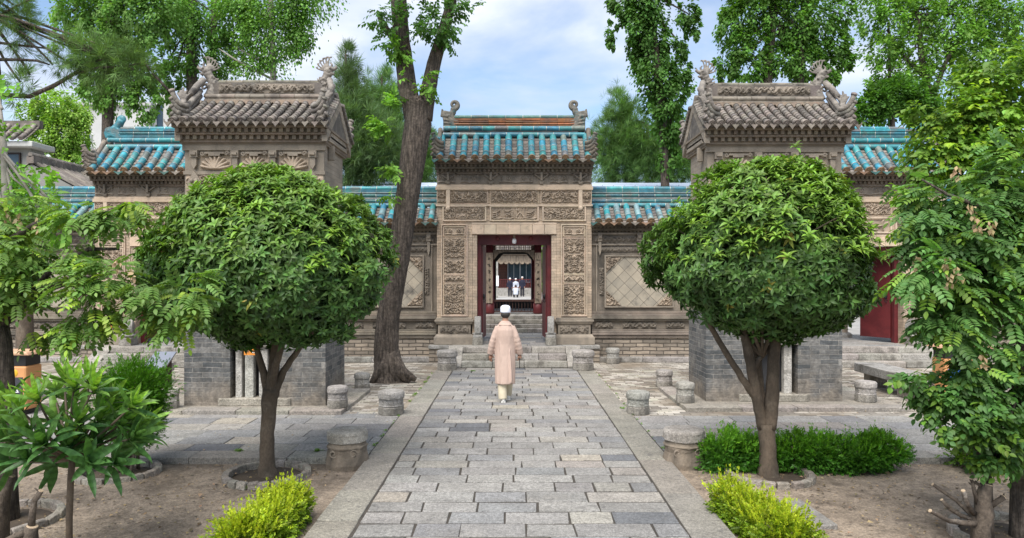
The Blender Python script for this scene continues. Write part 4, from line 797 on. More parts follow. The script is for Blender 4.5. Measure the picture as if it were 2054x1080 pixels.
for x0, x1 in ((-14, OX0-.006), (OX1+.006, 14)):
    x = x0
    while x < x1-.01:
        l = min(random.uniform(.7,1.6), x1-x); l = x1-x if x1-x-l < .3 else l; slab(b, x+.006, x+l-.006, 8.77, 9.12, 0, jc((.32,.30,.275),.1), .004, .16); x += l
    y = 9.13
    while y < 11.25:
        d = random.uniform(.36,.52); x = x0+random.uniform(-.4,0) if x0 < 0 else x0
        while x < x1-.05:
            l = min(random.uniform(.5,.95), x1-x); slab(b, max(x,x0)+.005, x+l-.005, y+.008, y+d-.008, -.001, stone_col(), .006, .06); x += l
        y += d
struct('cross_path', b, slab_m, bevel=.007)
# light, half-buried bricks scattered through the worn brick paving
b = MB(); 
for i in range(1500):
    s = 1 if random.random() < .5 else -1; y = random.uniform(11.6, 17.0); x = random.uniform(1.99, 8.5) if s > 0 else random.uniform(-8.5, -1.85)
    y = round(y/.135)*.135; x = round(x/.27)*.27 + (.135 if int(round(y/.135)) % 2 else 0)
    if 2.8 < abs(x) < 6.4 and 11.4 < y < 13.8: continue
    if (x < 0 and x > -2.0) or (x > 0 and x+.27 < 2.2): continue
    b.box(x-.12, x+.12, y-.058, y+.058, -.03, -.003+random.uniform(0,.005), jc(random.choice([(.46,.43,.37), (.38,.35,.3), (.56,.53,.47), (.24,.21,.17)]), .12))
struct('laid_bricks', b, slab_m)
# tower plinths (kerbed stone terraces)
for (x0, x1, y0, y1, cut) in ((-6.3,-2.78,11.45,13.75,0), (2.92,6.7,11.72,13.95,0)):
    b = MB(); b.box(x0+.28, x1-.28, y0+.28, y1-.1, -.05, .062, (.30,.275,.235))
    for i in range(4):
        a = x0+.01+i*(x1-x0-.02)/4; slab(b, a, a+(x1-x0-.02)/4-.008, y0, y0+.3, .066, jc((.36,.335,.295),.1), .004, .1)
        for X in (x0, x1-.3): slab(b, X, X+.3, y0+.31+i*(y1-y0-.31)/4, y0+.31+(i+1)*(y1-y0-.31)/4-.008, .064, jc((.35,.325,.285),.1), .004, .1)
    struct('terrace', b, slab_m, bevel=.01)
# platforms and inner court
b = MB()
for cx, w_, y1 in ((.07, 1.65, 22.2), (-9.05, 1.65, 21.5), (9.4, 1.65, 21.5)):
    y = 18.06
    while y < y1-.02:
        d = min(random.uniform(.35,.5), y1-y); x = cx-w_
        while x < cx+w_-.02:
            l = min(random.uniform(.5,1.), cx+w_-x); slab(b, x+.004, x+l-.004, y+.004, y+d-.004, PLAT, stone_col(), .003, .5); x += l
        y += d
struct('gate_platform', b, slab_m, bevel=.008)
b = MB(); b.box(-45, 45, 22.25, 100, -.1, .30); b.box(-45, -10.8, 19.4, 22.25, -.1, .30); b.box(-7.3, -1.6, 19.4, 22.25, -.1, .3); b.box(1.75, 7.7, 19.4, 22.25, -.1, .3); b.box(11.1, 45, 19.4, 22.25, -.1, .3); struct('inner_court', b, inner_floor)
# ------------------------------------------------------------ gates, walls, towers
gate('stone_gate', 'central carved stone gate with an orange-brown ridge, scroll finials and turquoise barrel tiles', .06, 18.5, 3.37, 5.30, 6.02, 'main', 'carved gates with turquoise roofs')
gate('stone_gate', 'left side gate with a turquoise ridge, partly behind the left grey-roofed tower', -9.0, 18.5, 3.05, 4.98, 5.70, 'side', 'carved gates with turquoise roofs', jx=1)
gate('stone_gate', 'right side gate with a turquoise ridge, partly behind the right grey-roofed tower', 9.4, 18.5, 3.05, 4.98, 5.70, 'side', 'carved gates with turquoise roofs', jx=2)
screen_wall('courtyard_wall', 'carved screen wall with turquoise tiles behind the big tree trunk, left of the central gate', -7.05, -2.0, 18.72, [(-7.0,-4.55), (-4.5,-2.03)])
screen_wall('courtyard_wall', 'carved screen wall with lozenge panel and a small stone drum at its foot, right of the central gate', 2.12, 7.36, 18.72, [(2.15,4.65), (4.7,7.05)])
screen_wall('courtyard_wall', 'carved wall with a teal ridge at the far left, behind the recycling bin', -17.5, -11.08, 18.72, [(-13.6,-11.1), (-16.2,-13.7)])
screen_wall('courtyard_wall', 'carved wall at the far right, hidden mostly by the leafy tree', 11.47, 17.5, 18.72, [(11.5,13.8), (13.9,16.4)])
stele_tower('left free-standing brick stele tower with a grey tiled roof', -5.59, -3.18, 11.9, 1.35, .06, 4.84, 101, [(-.30,.11), (-.12,.15), (.12,.15), (.30,.11)])
stele_tower('right free-standing brick stele tower with two white posts in its niche', 3.42, 5.82, 12.3, 1.2, .06, 4.88, 202, [(-.27,.12), (.27,.14)])
steps('stone steps climbing to the central gate', .06, 17.2, 2.62)
steps('stone steps climbing to the left side gate, behind the brown lectern', -9.0, 17.2, 2.5)
steps('stone steps climbing to the right side gate, behind the stone bench', 9.4, 17.2, 2.5)
steps('stone steps seen through the central gate, leading up to the red-columned pavilion', .06, 22.2, 3.2, 4, .1225, .3, cat='steps', z0=.45)
drum_pier('narrow round-topped drum stone at the left jamb of the central gate', -.90, 18.42, PLAT, -1); drum_pier('narrow round-topped drum stone at the right jamb of the central gate', 1.02, 18.42, PLAT, 1)
drum_side('round drum stone beside the red door of the left side gate', -10.05, 18.3, PLAT); drum_side('round drum stone beside the red door of the right side gate', 10.55, 18.3, PLAT)
for cx, lb in ((16, 'grey brick court wall seen beyond the red door of the right side gate'), (-16, 'grey brick court wall seen beyond the door of the left side gate')):
    th = thing('court_wall', lb, 'wall', (cx, 33, .3)); b = MB(); b.box(cx-9, cx+9, 33, 33.5, .3, 3.2); b.build('wall_face', grey_brick, th); b = MB(); b.box(cx-9.1, cx+9.1, 32.8, 33.7, 3.2, 3.5); b.build('coping', grey_tile, th, bevel=.03)
th = thing('wooden_column', 'bare round wooden column standing just beyond the right side gate', 'column', (9.75, 20.6, .45)); b = MB(); b.lathe((9.75,20.6,.45), [(.2,0),(.2,.06),(.15,.08),(.14,2.9)], 16); b.build('shaft', old_wood, th, smooth=True); b = MB(); b.lathe((9.75,20.6,.44), [(.26,0),(.27,.1),(.2,.16)], 16); b.build('base', granite, th, bevel=.01)
# lamp in the gate
th = thing('hanging_lamp', 'small white lamp hanging under the lintel of the central gate', 'lamp', (.06, 18.7, 3.3)); b = MB(); b.tube([(.06,18.7,3.36),(.06,18.7,3.26)], .03, 8); b.build('lamp_holder', old_wood, th); b = MB(); b.lathe((.06,18.7,3.12), [(.03,0),(.055,.02),(.06,.1),(.045,.14)], 14); b.build('bulb', white_m, th, smooth=True)
# ------------------------------------------------------------ stools
def stool(label, px, py, wpx, hpx, kind='drum', z0=0.):
    Y = (H-z0)*F/(py-551); x = (px-1028)*Y/F; r = wpx*Y/F/2; h = hpx*Y/F; y = Y+r
    th = thing('stone_stool', label, 'stone stool', (x, y, z0), 'carved stone drum stools along the path'); b = MB(); c = jc((1.05,1.03,1), .08)
    if kind == 'rock':
        b.lathe((x,y,z0), [(r*1.06,-.05),(r*1.08,h*.12),(r*.97,h*.42),(r*.95,h*.58)], 16, (.85,.8,.74), jit=.045, ph=.3); b.build('rough_foot', rock, th, bevel=.02, rough=.05)
        b = MB(); b.lathe((x,y,z0+h*.55), [(r*.98,0),(r*1.0,h*.04),(r*.93,h*.08),(r*.90,h*.16)], 28, (.9,.86,.8), jit=.02)
        for s in (-1, 1): b.tube(curl((x+s*r*.5, y-r*.83, z0+h*.44), r*.22, 0, s, 1.2, 14), r*.045, 6, c)
        b.build('carved_band', rock, th, bevel=.008, rough=.015); b = MB(); b.lathe((x,y,z0+h*.7), [(r*.9,0),(r*.99,h*.03),(r*1.0,h*.24),(r*.96,h*.29),(r*.86,h*.31)], 32, c, jit=.012); b.build('seat', granite, th, bevel=.012, rough=.02); return
    n = 8
    b.lathe((x,y,z0), [(r*.96,-.01),(r*.99,h*.05),(r*.99,h*.32),(r*.93,h*.36)], n, (.82,.79,.74), ph=.5, jit=.015); b.build('foot', granite, th, bevel=.012)
    b = MB(); b.lathe((x,y,z0+h*.362), [(r*.96,0),(r*.98,h*.03),(r*.93,h*.06),(r*.93,h*.27),(r*.95,h*.31)], n, c, ph=.5)
    if kind == 'carved':
        for i in range(n):
            a = 2*pi*(i+1)/n-pi/2-pi/8*0; d = Vector((cos(a), sin(a), 0)); t = Vector((-sin(a), cos(a), 0)); q = Vector((x,y,z0+h*.53))+d*r*.845; w_ = r*.24
            b.tube([q-t*w_, q-t*w_*.4+Vector((0,0,h*.05)), q, q+t*w_*.4+Vector((0,0,-h*.05)), q+t*w_], r*.045, 6, c); b.ball(q, r*.07, 7, 5, c)
            for s in (-1, 1): b.tube([q+t*w_*1.35+Vector((0,0,-h*.09)), q+t*w_*1.35+Vector((0,0,h*.09))], r*.03, 5, c)
    b.build('carved_band', granite, th, bevel=.006)
    b = MB(); b.lathe((x,y,z0+h*.675), [(r*.93,0),(r*.99,h*.03),(r*1.01,h*.10),(r*1.0,h*.23),(r*.95,h*.295),(r*.86,h*.325)], 32, c, jit=.012); b.build('seat', granite, th, bevel=.01, rough=.01)
stool('big weathered stone drum on a rough foot, left of the path by the osmanthus', 688, 946, 82, 74, 'rock', -.08)
stool('big weathered stone drum on a rough foot, right of the path by the hedge', 1383, 944, 84, 74, 'rock', -.08)
stool('carved stone drum with a rounded top on the brick paving, left of the path', 781, 836, 54, 48, 'carved'); stool('carved stone drum with a rounded top on the brick paving, right of the path', 1285, 834, 48, 45, 'carved')
stool('carved stone stool on the front corner of the left tower terrace', 673, 821, 42, 43, 'carved', .066); stool('small stone stool between the left tower and the big tree trunk', 724, 785, 32, 34, 'plain')
stool('pale rough stool on the front corner of the right tower terrace, nearest the path', 1380, 810, 38, 40, 'plain', .066); stool('small tilted-looking stool behind the right tower terrace corner', 1337, 779, 34, 34, 'plain')
stool('stone stool at the outer right corner of the right tower terrace', 1748, 809, 42, 41, 'carved', .066)
stool('carved stone drum at the foot of the central steps, left side', 896, 745, 42, 40, 'carved'); stool('carved stone drum at the foot of the central steps, right side', 1173, 745, 46, 40, 'carved')
stool('little stone drum on the kerb against the rubble wall right of the central gate', 1232, 731, 28, 31, 'plain')
stool('stone stool at the outer left corner of the left tower terrace', 335, 822, 34, 40, 'plain', .066)
# stone bench
th = thing('stone_bench', 'long pale stone slab bench on stone legs, right of the right tower', 'bench', (7.45, 13.7, 0)); b = MB(); b.box(7.2,7.75,12.7,14.7,.27,.45,(1.05,1.05,1.05)); b.build('seat', granite, th, bevel=.015)
for y in (13.1, 14.35): b = MB(); b.box(7.3,7.65,y-.14,y+.14,0,.268,(.8,.75,.68)); b.build('leg', granite, th, bevel=.015)
th = thing('stone_bench', 'pale stone slab bench low by the steps of the left side gate', 'bench', (-7.45, 13.9, 0)); b = MB(); b.box(-7.8,-7.25,13.3,15.0,.24,.42,(1,1,1)); b.build('seat', granite, th, bevel=.015)
for y in (13.6, 14.7): b = MB(); b.box(-7.7,-7.35,y-.14,y+.14,0,.238,(.8,.75,.68)); b.build('leg', granite, th, bevel=.015)
# lectern sign
x, _, _ = at(322, 700, 13.0); th = thing('lectern_sign', 'brown lectern with a sloping pale information plate, left of the left tower', 'sign', (x, 13, 0)); b = MB()
b.prism([(12.8,0),(13.15,0),(13.15,.78),(12.8,.58)], x-.15, x+.15, 'x'); b.build('cabinet', dark_wood, th, bevel=.008)
b = MB(); b.add([(x-.2,12.72,.56),(x+.2,12.72,.56),(x+.2,13.22,.84),(x-.2,13.22,.84),(x-.2,12.73,.535),(x+.2,12.73,.535),(x+.2,13.23,.815),(x-.2,13.23,.815)], [(0,1,2,3),(7,6,5,4),(0,4,5,1),(1,5,6,2),(2,6,7,3),(3,7,4,0)]); b.build('plate', steel, th)
# litter bins
def tri(b, c, s, r, col): 
    P = [Vector((c[0]+s*sin(a), c[1], c[2]+s*cos(a))) for a in (0, 2.094, 4.189, 0)]; b.tube(P, r, 5, col)
def bin_(label, x, y):
    th = thing('litter_bin', label, 'litter bin', (x, y, 0), 'recycling bins'); b = MB(); b.box(x-.38,x+.38,y-.2,y+.2,.08,.80,(.62,.30,.12)); b.build('body', sign_m, th, bevel=.03)
    b = MB(); b.box(x-.36,x+.36,y-.18,y+.18,.805,.98,(.02,.02,.02)); b.build('opening', sign_m, th); b = MB(); b.box(x-.34,x+.34,y-.16,y+.16,0,.078,(.02,.02,.02)); b.build('foot', sign_m, th)
    b = MB(); b.prism([(x-.46,.98),(x+.46,.98),(x+.42,1.04),(x-.42,1.04)], y-.26, y+.26, 'y', (.60,.36,.22)); b.build('lid', sign_m, th, bevel=.02)
    for s, col in ((-1,(.02,.09,.38)), (1,(.05,.05,.06))):
        b = MB(); cx = x+s*.19; b.box(cx-.14,cx+.14,y-.206,y-.196,.16,.62,col); lb = b.build('label_plate', sign_m, th); b = MB(); tri(b, (cx,y-.212,.42), .085, .011, (.9,.9,.92))
        for k in range(4): b.box(cx-.09+.05*k, cx-.055+.05*k, y-.212, y-.207, .24, .275, (.85,.85,.9))
        b.build('recycling_mark', sign_m, lb); b = MB(); b.ball((cx-.0,y-.2,.69), (.06,.012,.06), 12, 8, (.02,.2,.36) if s < 0 else (.7,.42,.03)); b.build('emblem', sign_m, th)
x, _, _ = at(24, 700, 11.6); bin_('orange recycling bin with blue and black plates, left edge behind the locust trunk', x, 11.6); x, _, _ = at(1925, 700, 12.6); bin_('orange recycling bin half hidden by the leaves on the right', x, 12.6)
# small notices
def notice(label, px, py, Y, w_, h_, c1, c2):
    x, _, z = at(px, py, Y); th = thing('notice_sign', label, 'sign', (x, Y, z)); b = MB(); b.box(x-w_/2,x,Y-.02,Y,z-h_/2,z+h_/2,c1); b.box(x,x+w_/2,Y-.02,Y,z-h_/2,z+h_/2,c2); b.build('board', sign_m, th); b = MB()
    dk = (.12,.1,.1) if c1[0] > .5 else (.85,.8,.75)
    for k in range(4):
        X = x-w_*.42+w_*.1*k; b.box(X, X+w_*.06, Y-.024, Y-.02, z, z+h_*.22, dk); b.box(X+w_*.02, X+w_*.035, Y-.024, Y-.02, z-h_*.2, z+h_*.3, dk)
    b.ball((x+w_*.25,Y-.02,z), (h_*.2,.006,h_*.2), 10, 6, (.9,.85,.8)); b.tube([(x+w_*.32,Y-.024,z),(x+w_*.42,Y-.024,z-h_*.15)], h_*.05, 5, (.9,.85,.8)); b.build('lettering', sign_m, th)
notice('white and orange notice low on the pier of the left side gate', 215, 658, 18.42, .30, .12, (.75,.75,.74), (.62,.17,.05)); notice('white and orange notice low on the pier of the right side gate', 1858, 635, 18.42, .30, .12, (.75,.75,.74), (.62,.25,.06))
notice('small red notice beside the door of the left side gate', 255, 599, 18.42, .2, .12, (.45,.05,.03), (.45,.05,.03)); notice('small red notice beside the door of the right side gate', 1830, 588, 18.42, .2, .13, (.45,.05,.03), (.45,.05,.03))
x, _, z = at(497, 706, 11.83); notice('small orange notice on the niche lintel of the left tower', 503, 706, 11.86, .20, .11, (.7,.26,.04), (.7,.26,.04))
# ------------------------------------------------------------ pavilion, court and people beyond the gate
th = thing('red_pavilion', 'red-columned wooden pavilion with balustrade seen through the central gate', 'pavilion', (.06, 25, .3)); FZ = .94; cx = .06
b = MB(); b.box(-2.6,2.75,23.35,29.5,.3,FZ-.01); b.build('floor', granite, th)
for X in (cx-.84, cx+.84, cx-2.3, cx+2.3):
    for Y in (24.25, 28.2):
        b = MB(); b.lathe((X,Y,FZ), [(.15,0),(.17,.04),(.165,.34),(.135,.36),(.13,2.6)], 18); c = b.build('column', red_paint, th, smooth=True)
for X in (cx-.84, cx+.84):
    b = MB(); b.box(X-.115,X+.115,24.07,24.11,1.31,3.05); c = b.build('couplet_board', old_wood, th); b = MB()
    for k in range(7):
        z = 2.85-k*.235
        for q in range(5): b.rbox((X+random.uniform(-.035,.035), 24.065, z+random.uniform(-.06,.06)), (random.choice([.1,.012,.06]), .008, .014), ry=random.choice([0,0,R(90),R(35),R(-40)]))
    b.build('lettering', black_m, c)
b = MB(); b.box(-2.6,2.75,24.2,24.3,3.30,3.42); b.box(-2.6,2.75,24.2,24.3,3.08,3.14)
for i in range(22):
    X = -.66+i*.066; b.box(X,X+.018,24.23,24.27,3.14,3.30)
for X in (-2.2,-1.9,-1.6,-1.3,1.35,1.65,1.95,2.25): b.box(X,X+.03,24.23,24.27,3.14,3.3)
b.box(-.66,.78,24.23,24.27,3.215,3.23)
for s, X in ((1, cx-.71), (-1, cx+.71)): b.prism([(X,3.08),(X+s*.36,3.08),(X+s*.2,3.03),(X+s*.1,2.92),(X,2.78)], 24.22, 24.28, 'y')
b.build('lattice_beam', old_wood, th)
b = MB(); a0, a1 = cx-.82, cx+.92
b.prism([(a0,FZ),(a0+.12,FZ),(a0+.12,2.8),(a0+.4,3.12),(a1-.4,3.12),(a1-.12,2.8),(a1-.12,FZ),(a1,FZ),(a1,3.3),(a0,3.3)], 28.1, 28.2, 'y'); b.box(a0+.12,a1-.12,28.1,28.2,FZ,1.29); b.build('black_arch', black_m, th)
b = MB()
for p, q in ((cx-.70,cx+.70), (cx-2.16,cx-.98), (cx+.98,cx+2.16)):
    b.box(p,q,24.2,24.32,1.36,1.43); b.box(p,q,24.23,24.29,1.0,1.04)
    n = int((q-p)/.1)
    for i in range(n+1): X = p+(q-p)*i/n; b.tube(bez((X,24.26,1.04),(X+.03,24.2,1.2),(X,24.27,1.37),4), .012, 6)
b.build('balustrade', dark_wood, th)
b = MB(); b.prism([(23.6,3.7),(26.2,4.9),(28.8,3.7),(28.8,3.55),(23.6,3.55)], -3.0, 3.1, 'x'); b.build('roof', grey_tile, th)
# far hall
th = thing('timber_hall', 'dark red timber hall with blue glazed doors far beyond the gate', 'hall', (1, 67, .3)); b = MB(); b.box(-7,9.4,65.6,74,.3,1.02); b.build('terrace_wall', granite, th)
b = MB(); b.box(-6.5,8.9,67.5,73.5,1.02,4.2,(2.2,1.6,1.4))
for i in range(20): b.box(-6.5,8.9,67.46,67.5,1.1+.15*i,1.16+.15*i,(1.2,1,1))
b.build('timber_wall', dark_wood, th)
for X in (-.4, .8): 
    b = MB(); b.box(X,X+1.15,67.38,67.45,1.55,3.7); b.build('glazed_door', glass_m, th); b = MB(); frame(b, X+.03, X+1.12, 1.58, 3.6, 67.38, .06, .03); b.box(X+.55,X+.6,67.35,67.4,1.5,3.7); b.build('door_frame', steel, th)
b = MB(); b.box(-6.6,9.0,66.0,66.08,1.8,1.86)
for i in range(100): b.box(-6.6+i*.157,-6.56+i*.157,66.02,66.06,1.02,1.8)
b.build('railing', red_paint, th)
b = MB(); b.box(-7.2,9.6,65.7,66.1,3.45,4.1); n = 34
for i in range(n): X = -7.2+i*16.8/n; b.tube([(X+.25,65.68,3.5),(X+.25,65.75,3.45)], .25, 10)
b.box(-7.4,9.8,65.5,66.3,4.15,4.35); b.build('carved_eave_board', old_wood, th)
b = MB(); tile_slope(th, -8, 10.4, 65.0, 4.5, 70, 7.2, 40, .12, detail=False, tl=.6, **GR); b.prism([(65.1,4.4),(70,7.1),(75,4.4)], -8, 10.4, 'x', (.7,.7,.7)); b.build('roof', grey_tile, th)
th = thing('stone_post', 'pale stone post with white notices in the far court, left of the three men', 'post', (-1.35, 60, .3)); b = MB(); b.box(-1.5,-1.2,59.9,60.2,.3,3.4); b.build('shaft', granite, th); b = MB(); b.box(-1.52,-1.14,59.82,59.86,1.3,2.2); b.build('notice', white_m, th)
# ------------------------------------------------------------ people
def hand(mb, w, d, pn, s=1., curl_=.6, hold=False, thumb=1):
    """w wrist, d direction of the fingers, pn palm normal; five separate bent fingers"""
    w, d, pn = Vector(w), Vector(d).normalized(), Vector(pn).normalized(); t = d.cross(pn).normalized()*thumb
    mb.tube([w-d*.02*s, w+d*.02*s, w+d*.05*s, w+d*.085*s], [.024*s,.03*s,.037*s,.034*s], 10, flat=1.); kn = w+d*.08*s
    for i, L_ in enumerate((.072,.08,.075,.06)):
        b = kn+t*(.026-.0175*i)*s; p = [b]; dd = d.copy()
        for k, f in enumerate((.45,.32,.25)):
            a = curl_*(.5+.5*k)*(1.15 if hold else 1)+.06*i; dd = (dd*cos(a*.8)+pn*sin(a*.8)).normalized(); pn2 = (pn-dd*pn.dot(dd)).normalized(); p.append(p[-1]+dd*L_*f*s)
        mb.tube(p, [.0095*s,.009*s,.0085*s,.007*s], 7)
    b = w+d*.03*s+t*.026*s; mb.tube([b, b+(d*.6+t*.7+pn*.2).normalized()*.032*s, b+(d*.9+t*.7+pn*.5).normalized()*.06*s], [.012*s,.0105*s,.008*s], 7)
def head(mb, c, face=1, s=1.):
    """face=+1 looks to +y"""
    x, y, z = c; mb.ball((x,y,z), (.078*s,.098*s,.115*s), 18, 13); mb.ball((x,y+face*.022*s,z-.062*s), (.058*s,.068*s,.055*s), 14, 9)
    mb.tube([(x,y+face*.092*s,z+.022*s),(x,y+face*.115*s,z-.018*s),(x,y+face*.095*s,z-.026*s)], [.008*s,.016*s,.014*s], 7)
    for q in (-1, 1): mb.ball((x+q*.08*s,y-face*.006*s,z-.01*s), (.012*s,.022*s,.034*s), 8, 6); mb.ball((x+q*.03*s,y+face*.083*s,z+.03*s), (.022*s,.012*s,.008*s), 7, 5)
    mb.tube([(x-.022*s,y+face*.09*s,z-.062*s),(x,y+face*.098*s,z-.060*s),(x+.022*s,y+face*.09*s,z-.062*s)], .007*s, 6)
    mb.tube([(x,y-face*.02*s,z-.06*s),(x,y-face*.03*s,z-.19*s)], [.052*s,.062*s], 12)
def loft(mb, rings, n=40, folds=0, col=(1,1,1), seed=0):
    rr = random.Random(seed); ph = [rr.uniform(0,6.3) for _ in range(4)]; V = []; z1 = rings[-1][4]; z0 = rings[0][4]
    for cx, cy, rx, ry, z in rings:
        t = max(0, (z1-z)/(z1-z0)); f = folds*t
        for j in range(n):
            a = 2*pi*j/n; q = 1+f*(.5*sin(7*a+ph[0]+z*1.5)+.35*sin(12*a+ph[1]-z*2)+.3*sin(4*a+ph[2])); V.append((cx+rx*q*cos(a), cy+ry*q*sin(a), z))
    k = len(rings); mb.add(V, [(i*n+j, i*n+(j+1)%n, (i+1)*n+(j+1)%n, (i+1)*n+j) for i in range(k-1) for j in range(n)]+[tuple(range(n-1,-1,-1)), tuple((k-1)*n+j for j in range(n))], col)
# the walking man (his front is +y, away from the camera)
MX, MY = -.125, 12.62
th = thing('person', 'man in a long rose-beige robe and white cap walking away up the stone path', 'person', (MX, MY, 0)); ORG = (0,0,0)
b = MB(); head(b, (.005,.03,1.60), 1)
b.tube([(0,.0,.82),(0,0,1.0),(0,0,1.2),(0,0,1.34),(0,.01,1.44)], [.115,.105,.10,.085,.05], 16)
AL = [(-.150,0,1.345),(-.225,-.02,1.09),(-.262,.04,.86)]; AR = [(.150,0,1.345),(.228,-.02,1.09),(.266,.05,.86)]
for A in (AL, AR): b.tube(A, [.036,.032,.028], 12)
hand(b, AL[2], (-.05,.1,-1), (.25,1,0), 1.0, .35, thumb=1); hand(b, AR[2], (0,.12,-1), (-.9,.3,0), 1.0, 1.0, True, thumb=-1)
for A in ([(-.08,-.02,.85),(-.075,-.03,.46),(-.035,-.10,.10)], [(.08,.02,.85),(.08,.10,.47),(.055,.20,.12)]): b.tube(A, [.085,.055,.04], 12)
b.build('body', skin, th, remesh=.0075)
b = MB(); loft(b, [(0,-.03,.178,.16,.335),(0,-.02,.18,.16,.45),(.0,-.01,.185,.15,.65),(0,0,.188,.142,.85),(0,0,.184,.135,1.05),(0,-.005,.182,.135,1.2),(0,-.005,.178,.128,1.30),(0,0,.145,.108,1.37),(0,.005,.10,.08,1.43),(0,.008,.066,.066,1.465)], 60, .05, seed=4)
def sleeve(b, A, sx):
    q = bez(Vector(A[0])+Vector((-sx*.03,0,.01)), Vector(A[1])*1.7-Vector(A[0])*.35-Vector(A[2])*.35, Vector(A[2])+Vector((0,0,.005)), 22)
    b.tube(q, [(.060+.004*min(1,i/5))*(1+(.045*sin(i*1.9+sx)+.03*sin(i*3.1))*(1 if 6 < i < 20 else .2)) for i in range(23)], 16, jit=.015)
    for i in (8, 11, 13): b.tube([q[i]+Vector((-sx*.05,-.03,.02)), q[i]+Vector((0,-.062,0)), q[i]+Vector((sx*.045,-.035,-.035))], [.004,.009,.004], 6)
sleeve(b, AL, -1); sleeve(b, AR, 1)
for X, X2, zt in ((-.10,-.06,1.15),(.07,.10,1.05),(.0,.03,.8)): b.tube(bez((X,-.112,zt), (X2,-.135,.8), (X2*1.1,-.165,.36), 8), [.004,.012,.016,.018,.02,.02,.022,.022,.022], 6)
b.tube([(-.12,-.085,1.395),(0,-.105,1.40),(.12,-.085,1.395)], .006, 5)
o = b.build('robe', cloth_pink, th, remesh=.0095)
b = MB(); T_ = (.62,.55,.40)
b.tube([(-.06,-.02,.6),(-.055,-.04,.36),(-.045,-.08,.18),(-.04,-.09,.065)], [.085,.085,.08,.078], 16, T_, jit=.02); b.tube([(.07,.03,.6),(.07,.09,.36),(.06,.16,.18),(.055,.20,.09)], [.08,.075,.068,.066], 16, T_, jit=.02); b.build('trousers', cloth, th, remesh=.010)
for x, y, z, rx in ((-.03,-.03,0.0,0), (.055,.24,.0,.25)):
    b = MB(); b.ball((x,y,.045+z), (.045,.135,.04), 16, 9, (.75,.73,.68)); b.ball((x,y-.07,.06+z), (.042,.055,.05), 12, 8, (.75,.73,.68)); b.box(x-.042,x+.042,y-.12,y+.12,z+.002,z+.02,(.62,.6,.55)); b.build('shoe', cloth, th, remesh=.009)
b = MB(); b.ball((.005,.0,1.575), (.083,.090,.07), 16, 10); b.build('hair', hair_m, th, smooth=True)
b = MB(); b.lathe((.005,.022,1.61), [(.091,0),(.093,.02),(.091,.085),(.08,.115),(.05,.132),(.01,.138)], 28, (.80,.83,.93), sy=1.1); b.build('cap', cloth, th, smooth=True)
b = MB(); b.tube([(.262,.02,.78),(.265,.0,.70),(.262,.0,.60)], [.009,.008,.008], 8); b.build('folded_umbrella_tip', black_m, th)
def far_man(label, x, y, z0, coat, pants, hh=1.72, hem=.72):
    th = thing('person', label, 'person', (x, y, z0), 'group posing far beyond the gate'); global ORG; ORG = (0,0,0); s = hh/1.74; b = MB(); head(b, (0,-.02,1.60*s), -1, s)
    b.tube([(0,0,.85*s),(0,0,1.2*s),(0,0,1.44*s)], [.09,.09,.05], 12)
    for q in (-1, 1): A = [(q*.2,0,1.36*s),(q*.24,.02,1.1*s),(q*.2,-.06,.86*s)]; b.tube(A, [.055,.045,.03], 10); hand(b, A[2], (0,-.1,-1), (-q,0,0), s, .5, thumb=q); b.tube([(q*.09,0,.85*s),(q*.1,0,.45*s),(q*.1,0,.08)], [.085,.06,.045], 10)
    b.build('body', skin, th, remesh=.018)
    b = MB(); loft(b, [(0,0,.22,.15,hem*s),(0,0,.2,.14,1.0*s),(0,0,.22,.14,1.25*s),(0,0,.2,.12,1.37*s),(0,0,.07,.07,1.46*s)], 24, .03)
    for q in (-1, 1): b.tube([(q*.17,0,1.36*s),(q*.255,.02,1.1*s),(q*.215,-.06,.88*s)], [.075,.065,.055], 10)
    b.build('coat', coat, th, remesh=.02)
    b = MB(); [b.tube([(q*.09,0,.9*s),(q*.1,0,.5*s),(q*.1,0,.07)], [.1,.085,.075], 12, pants) for q in (-1,1)]; b.build('trousers', cloth, th)
    b = MB(); [b.ball((q*.1,-.06,.045), (.05,.13,.045), 10, 7, (.02,.02,.02)) for q in (-1,1)]; b.build('shoes', cloth, th, smooth=True)
    b = MB(); b.lathe((0,-.01,1.62*s), [(.09,0),(.092,.07),(.06,.11),(.01,.12)], 18, (.8,.8,.8)); b.build('cap', cloth, th, smooth=True)
navy = mk('navy_cloth', (.018,.02,.04), (.012,.014,.03), 3, .9, .1); white_c = mk('white_cloth', (.52,.55,.62), (.45,.48,.55), 3, .9, .1)
for lb, px, cm, pants, hh, hem in (('leftmost of the three men standing in the far court, dark blue jacket', 1024, navy, (.015,.015,.025), 1.70, .72), ('middle man of the three in the far court, white coat and white cap', 1035.5, white_c, (.5,.48,.45), 1.66, .45), ('rightmost and tallest of the three men in the far court, dark blue jacket', 1048.5, navy, (.015,.015,.025), 1.82, .72)):
    far_man(lb, (px-1028)*63/F, 63, .3, cm, pants, hh, hem)
th = thing('person', 'person in a white shirt crouching before the three men', 'person', ((1035.5-1028)*60.5/F, 60.5, .3)); ORG = (0,0,0)
b = MB(); head(b, (0,.08,.98), 1); b.tube([(0,-.05,.32),(0,-.02,.55),(0,.05,.82)], [.16,.15,.1], 12)
for q in (-1, 1): A = [(q*.18,.05,.78),(q*.26,.22,.62),(q*.1,.34,.86)]; b.tube(A, [.05,.042,.03], 10); hand(b, A[2], (-q*.3,.1,1), (0,1,0), 1, .9, thumb=-q); b.tube([(q*.1,-.05,.3),(q*.22,.34,.5),(q*.15,.18,.08)], [.09,.07,.05], 10)
b.build('body', skin, th, remesh=.018)
b = MB(); loft(b, [(0,-.06,.21,.17,.26),(0,-.03,.22,.16,.5),(0,.03,.22,.14,.72),(0,.06,.14,.1,.84)], 24, .04)
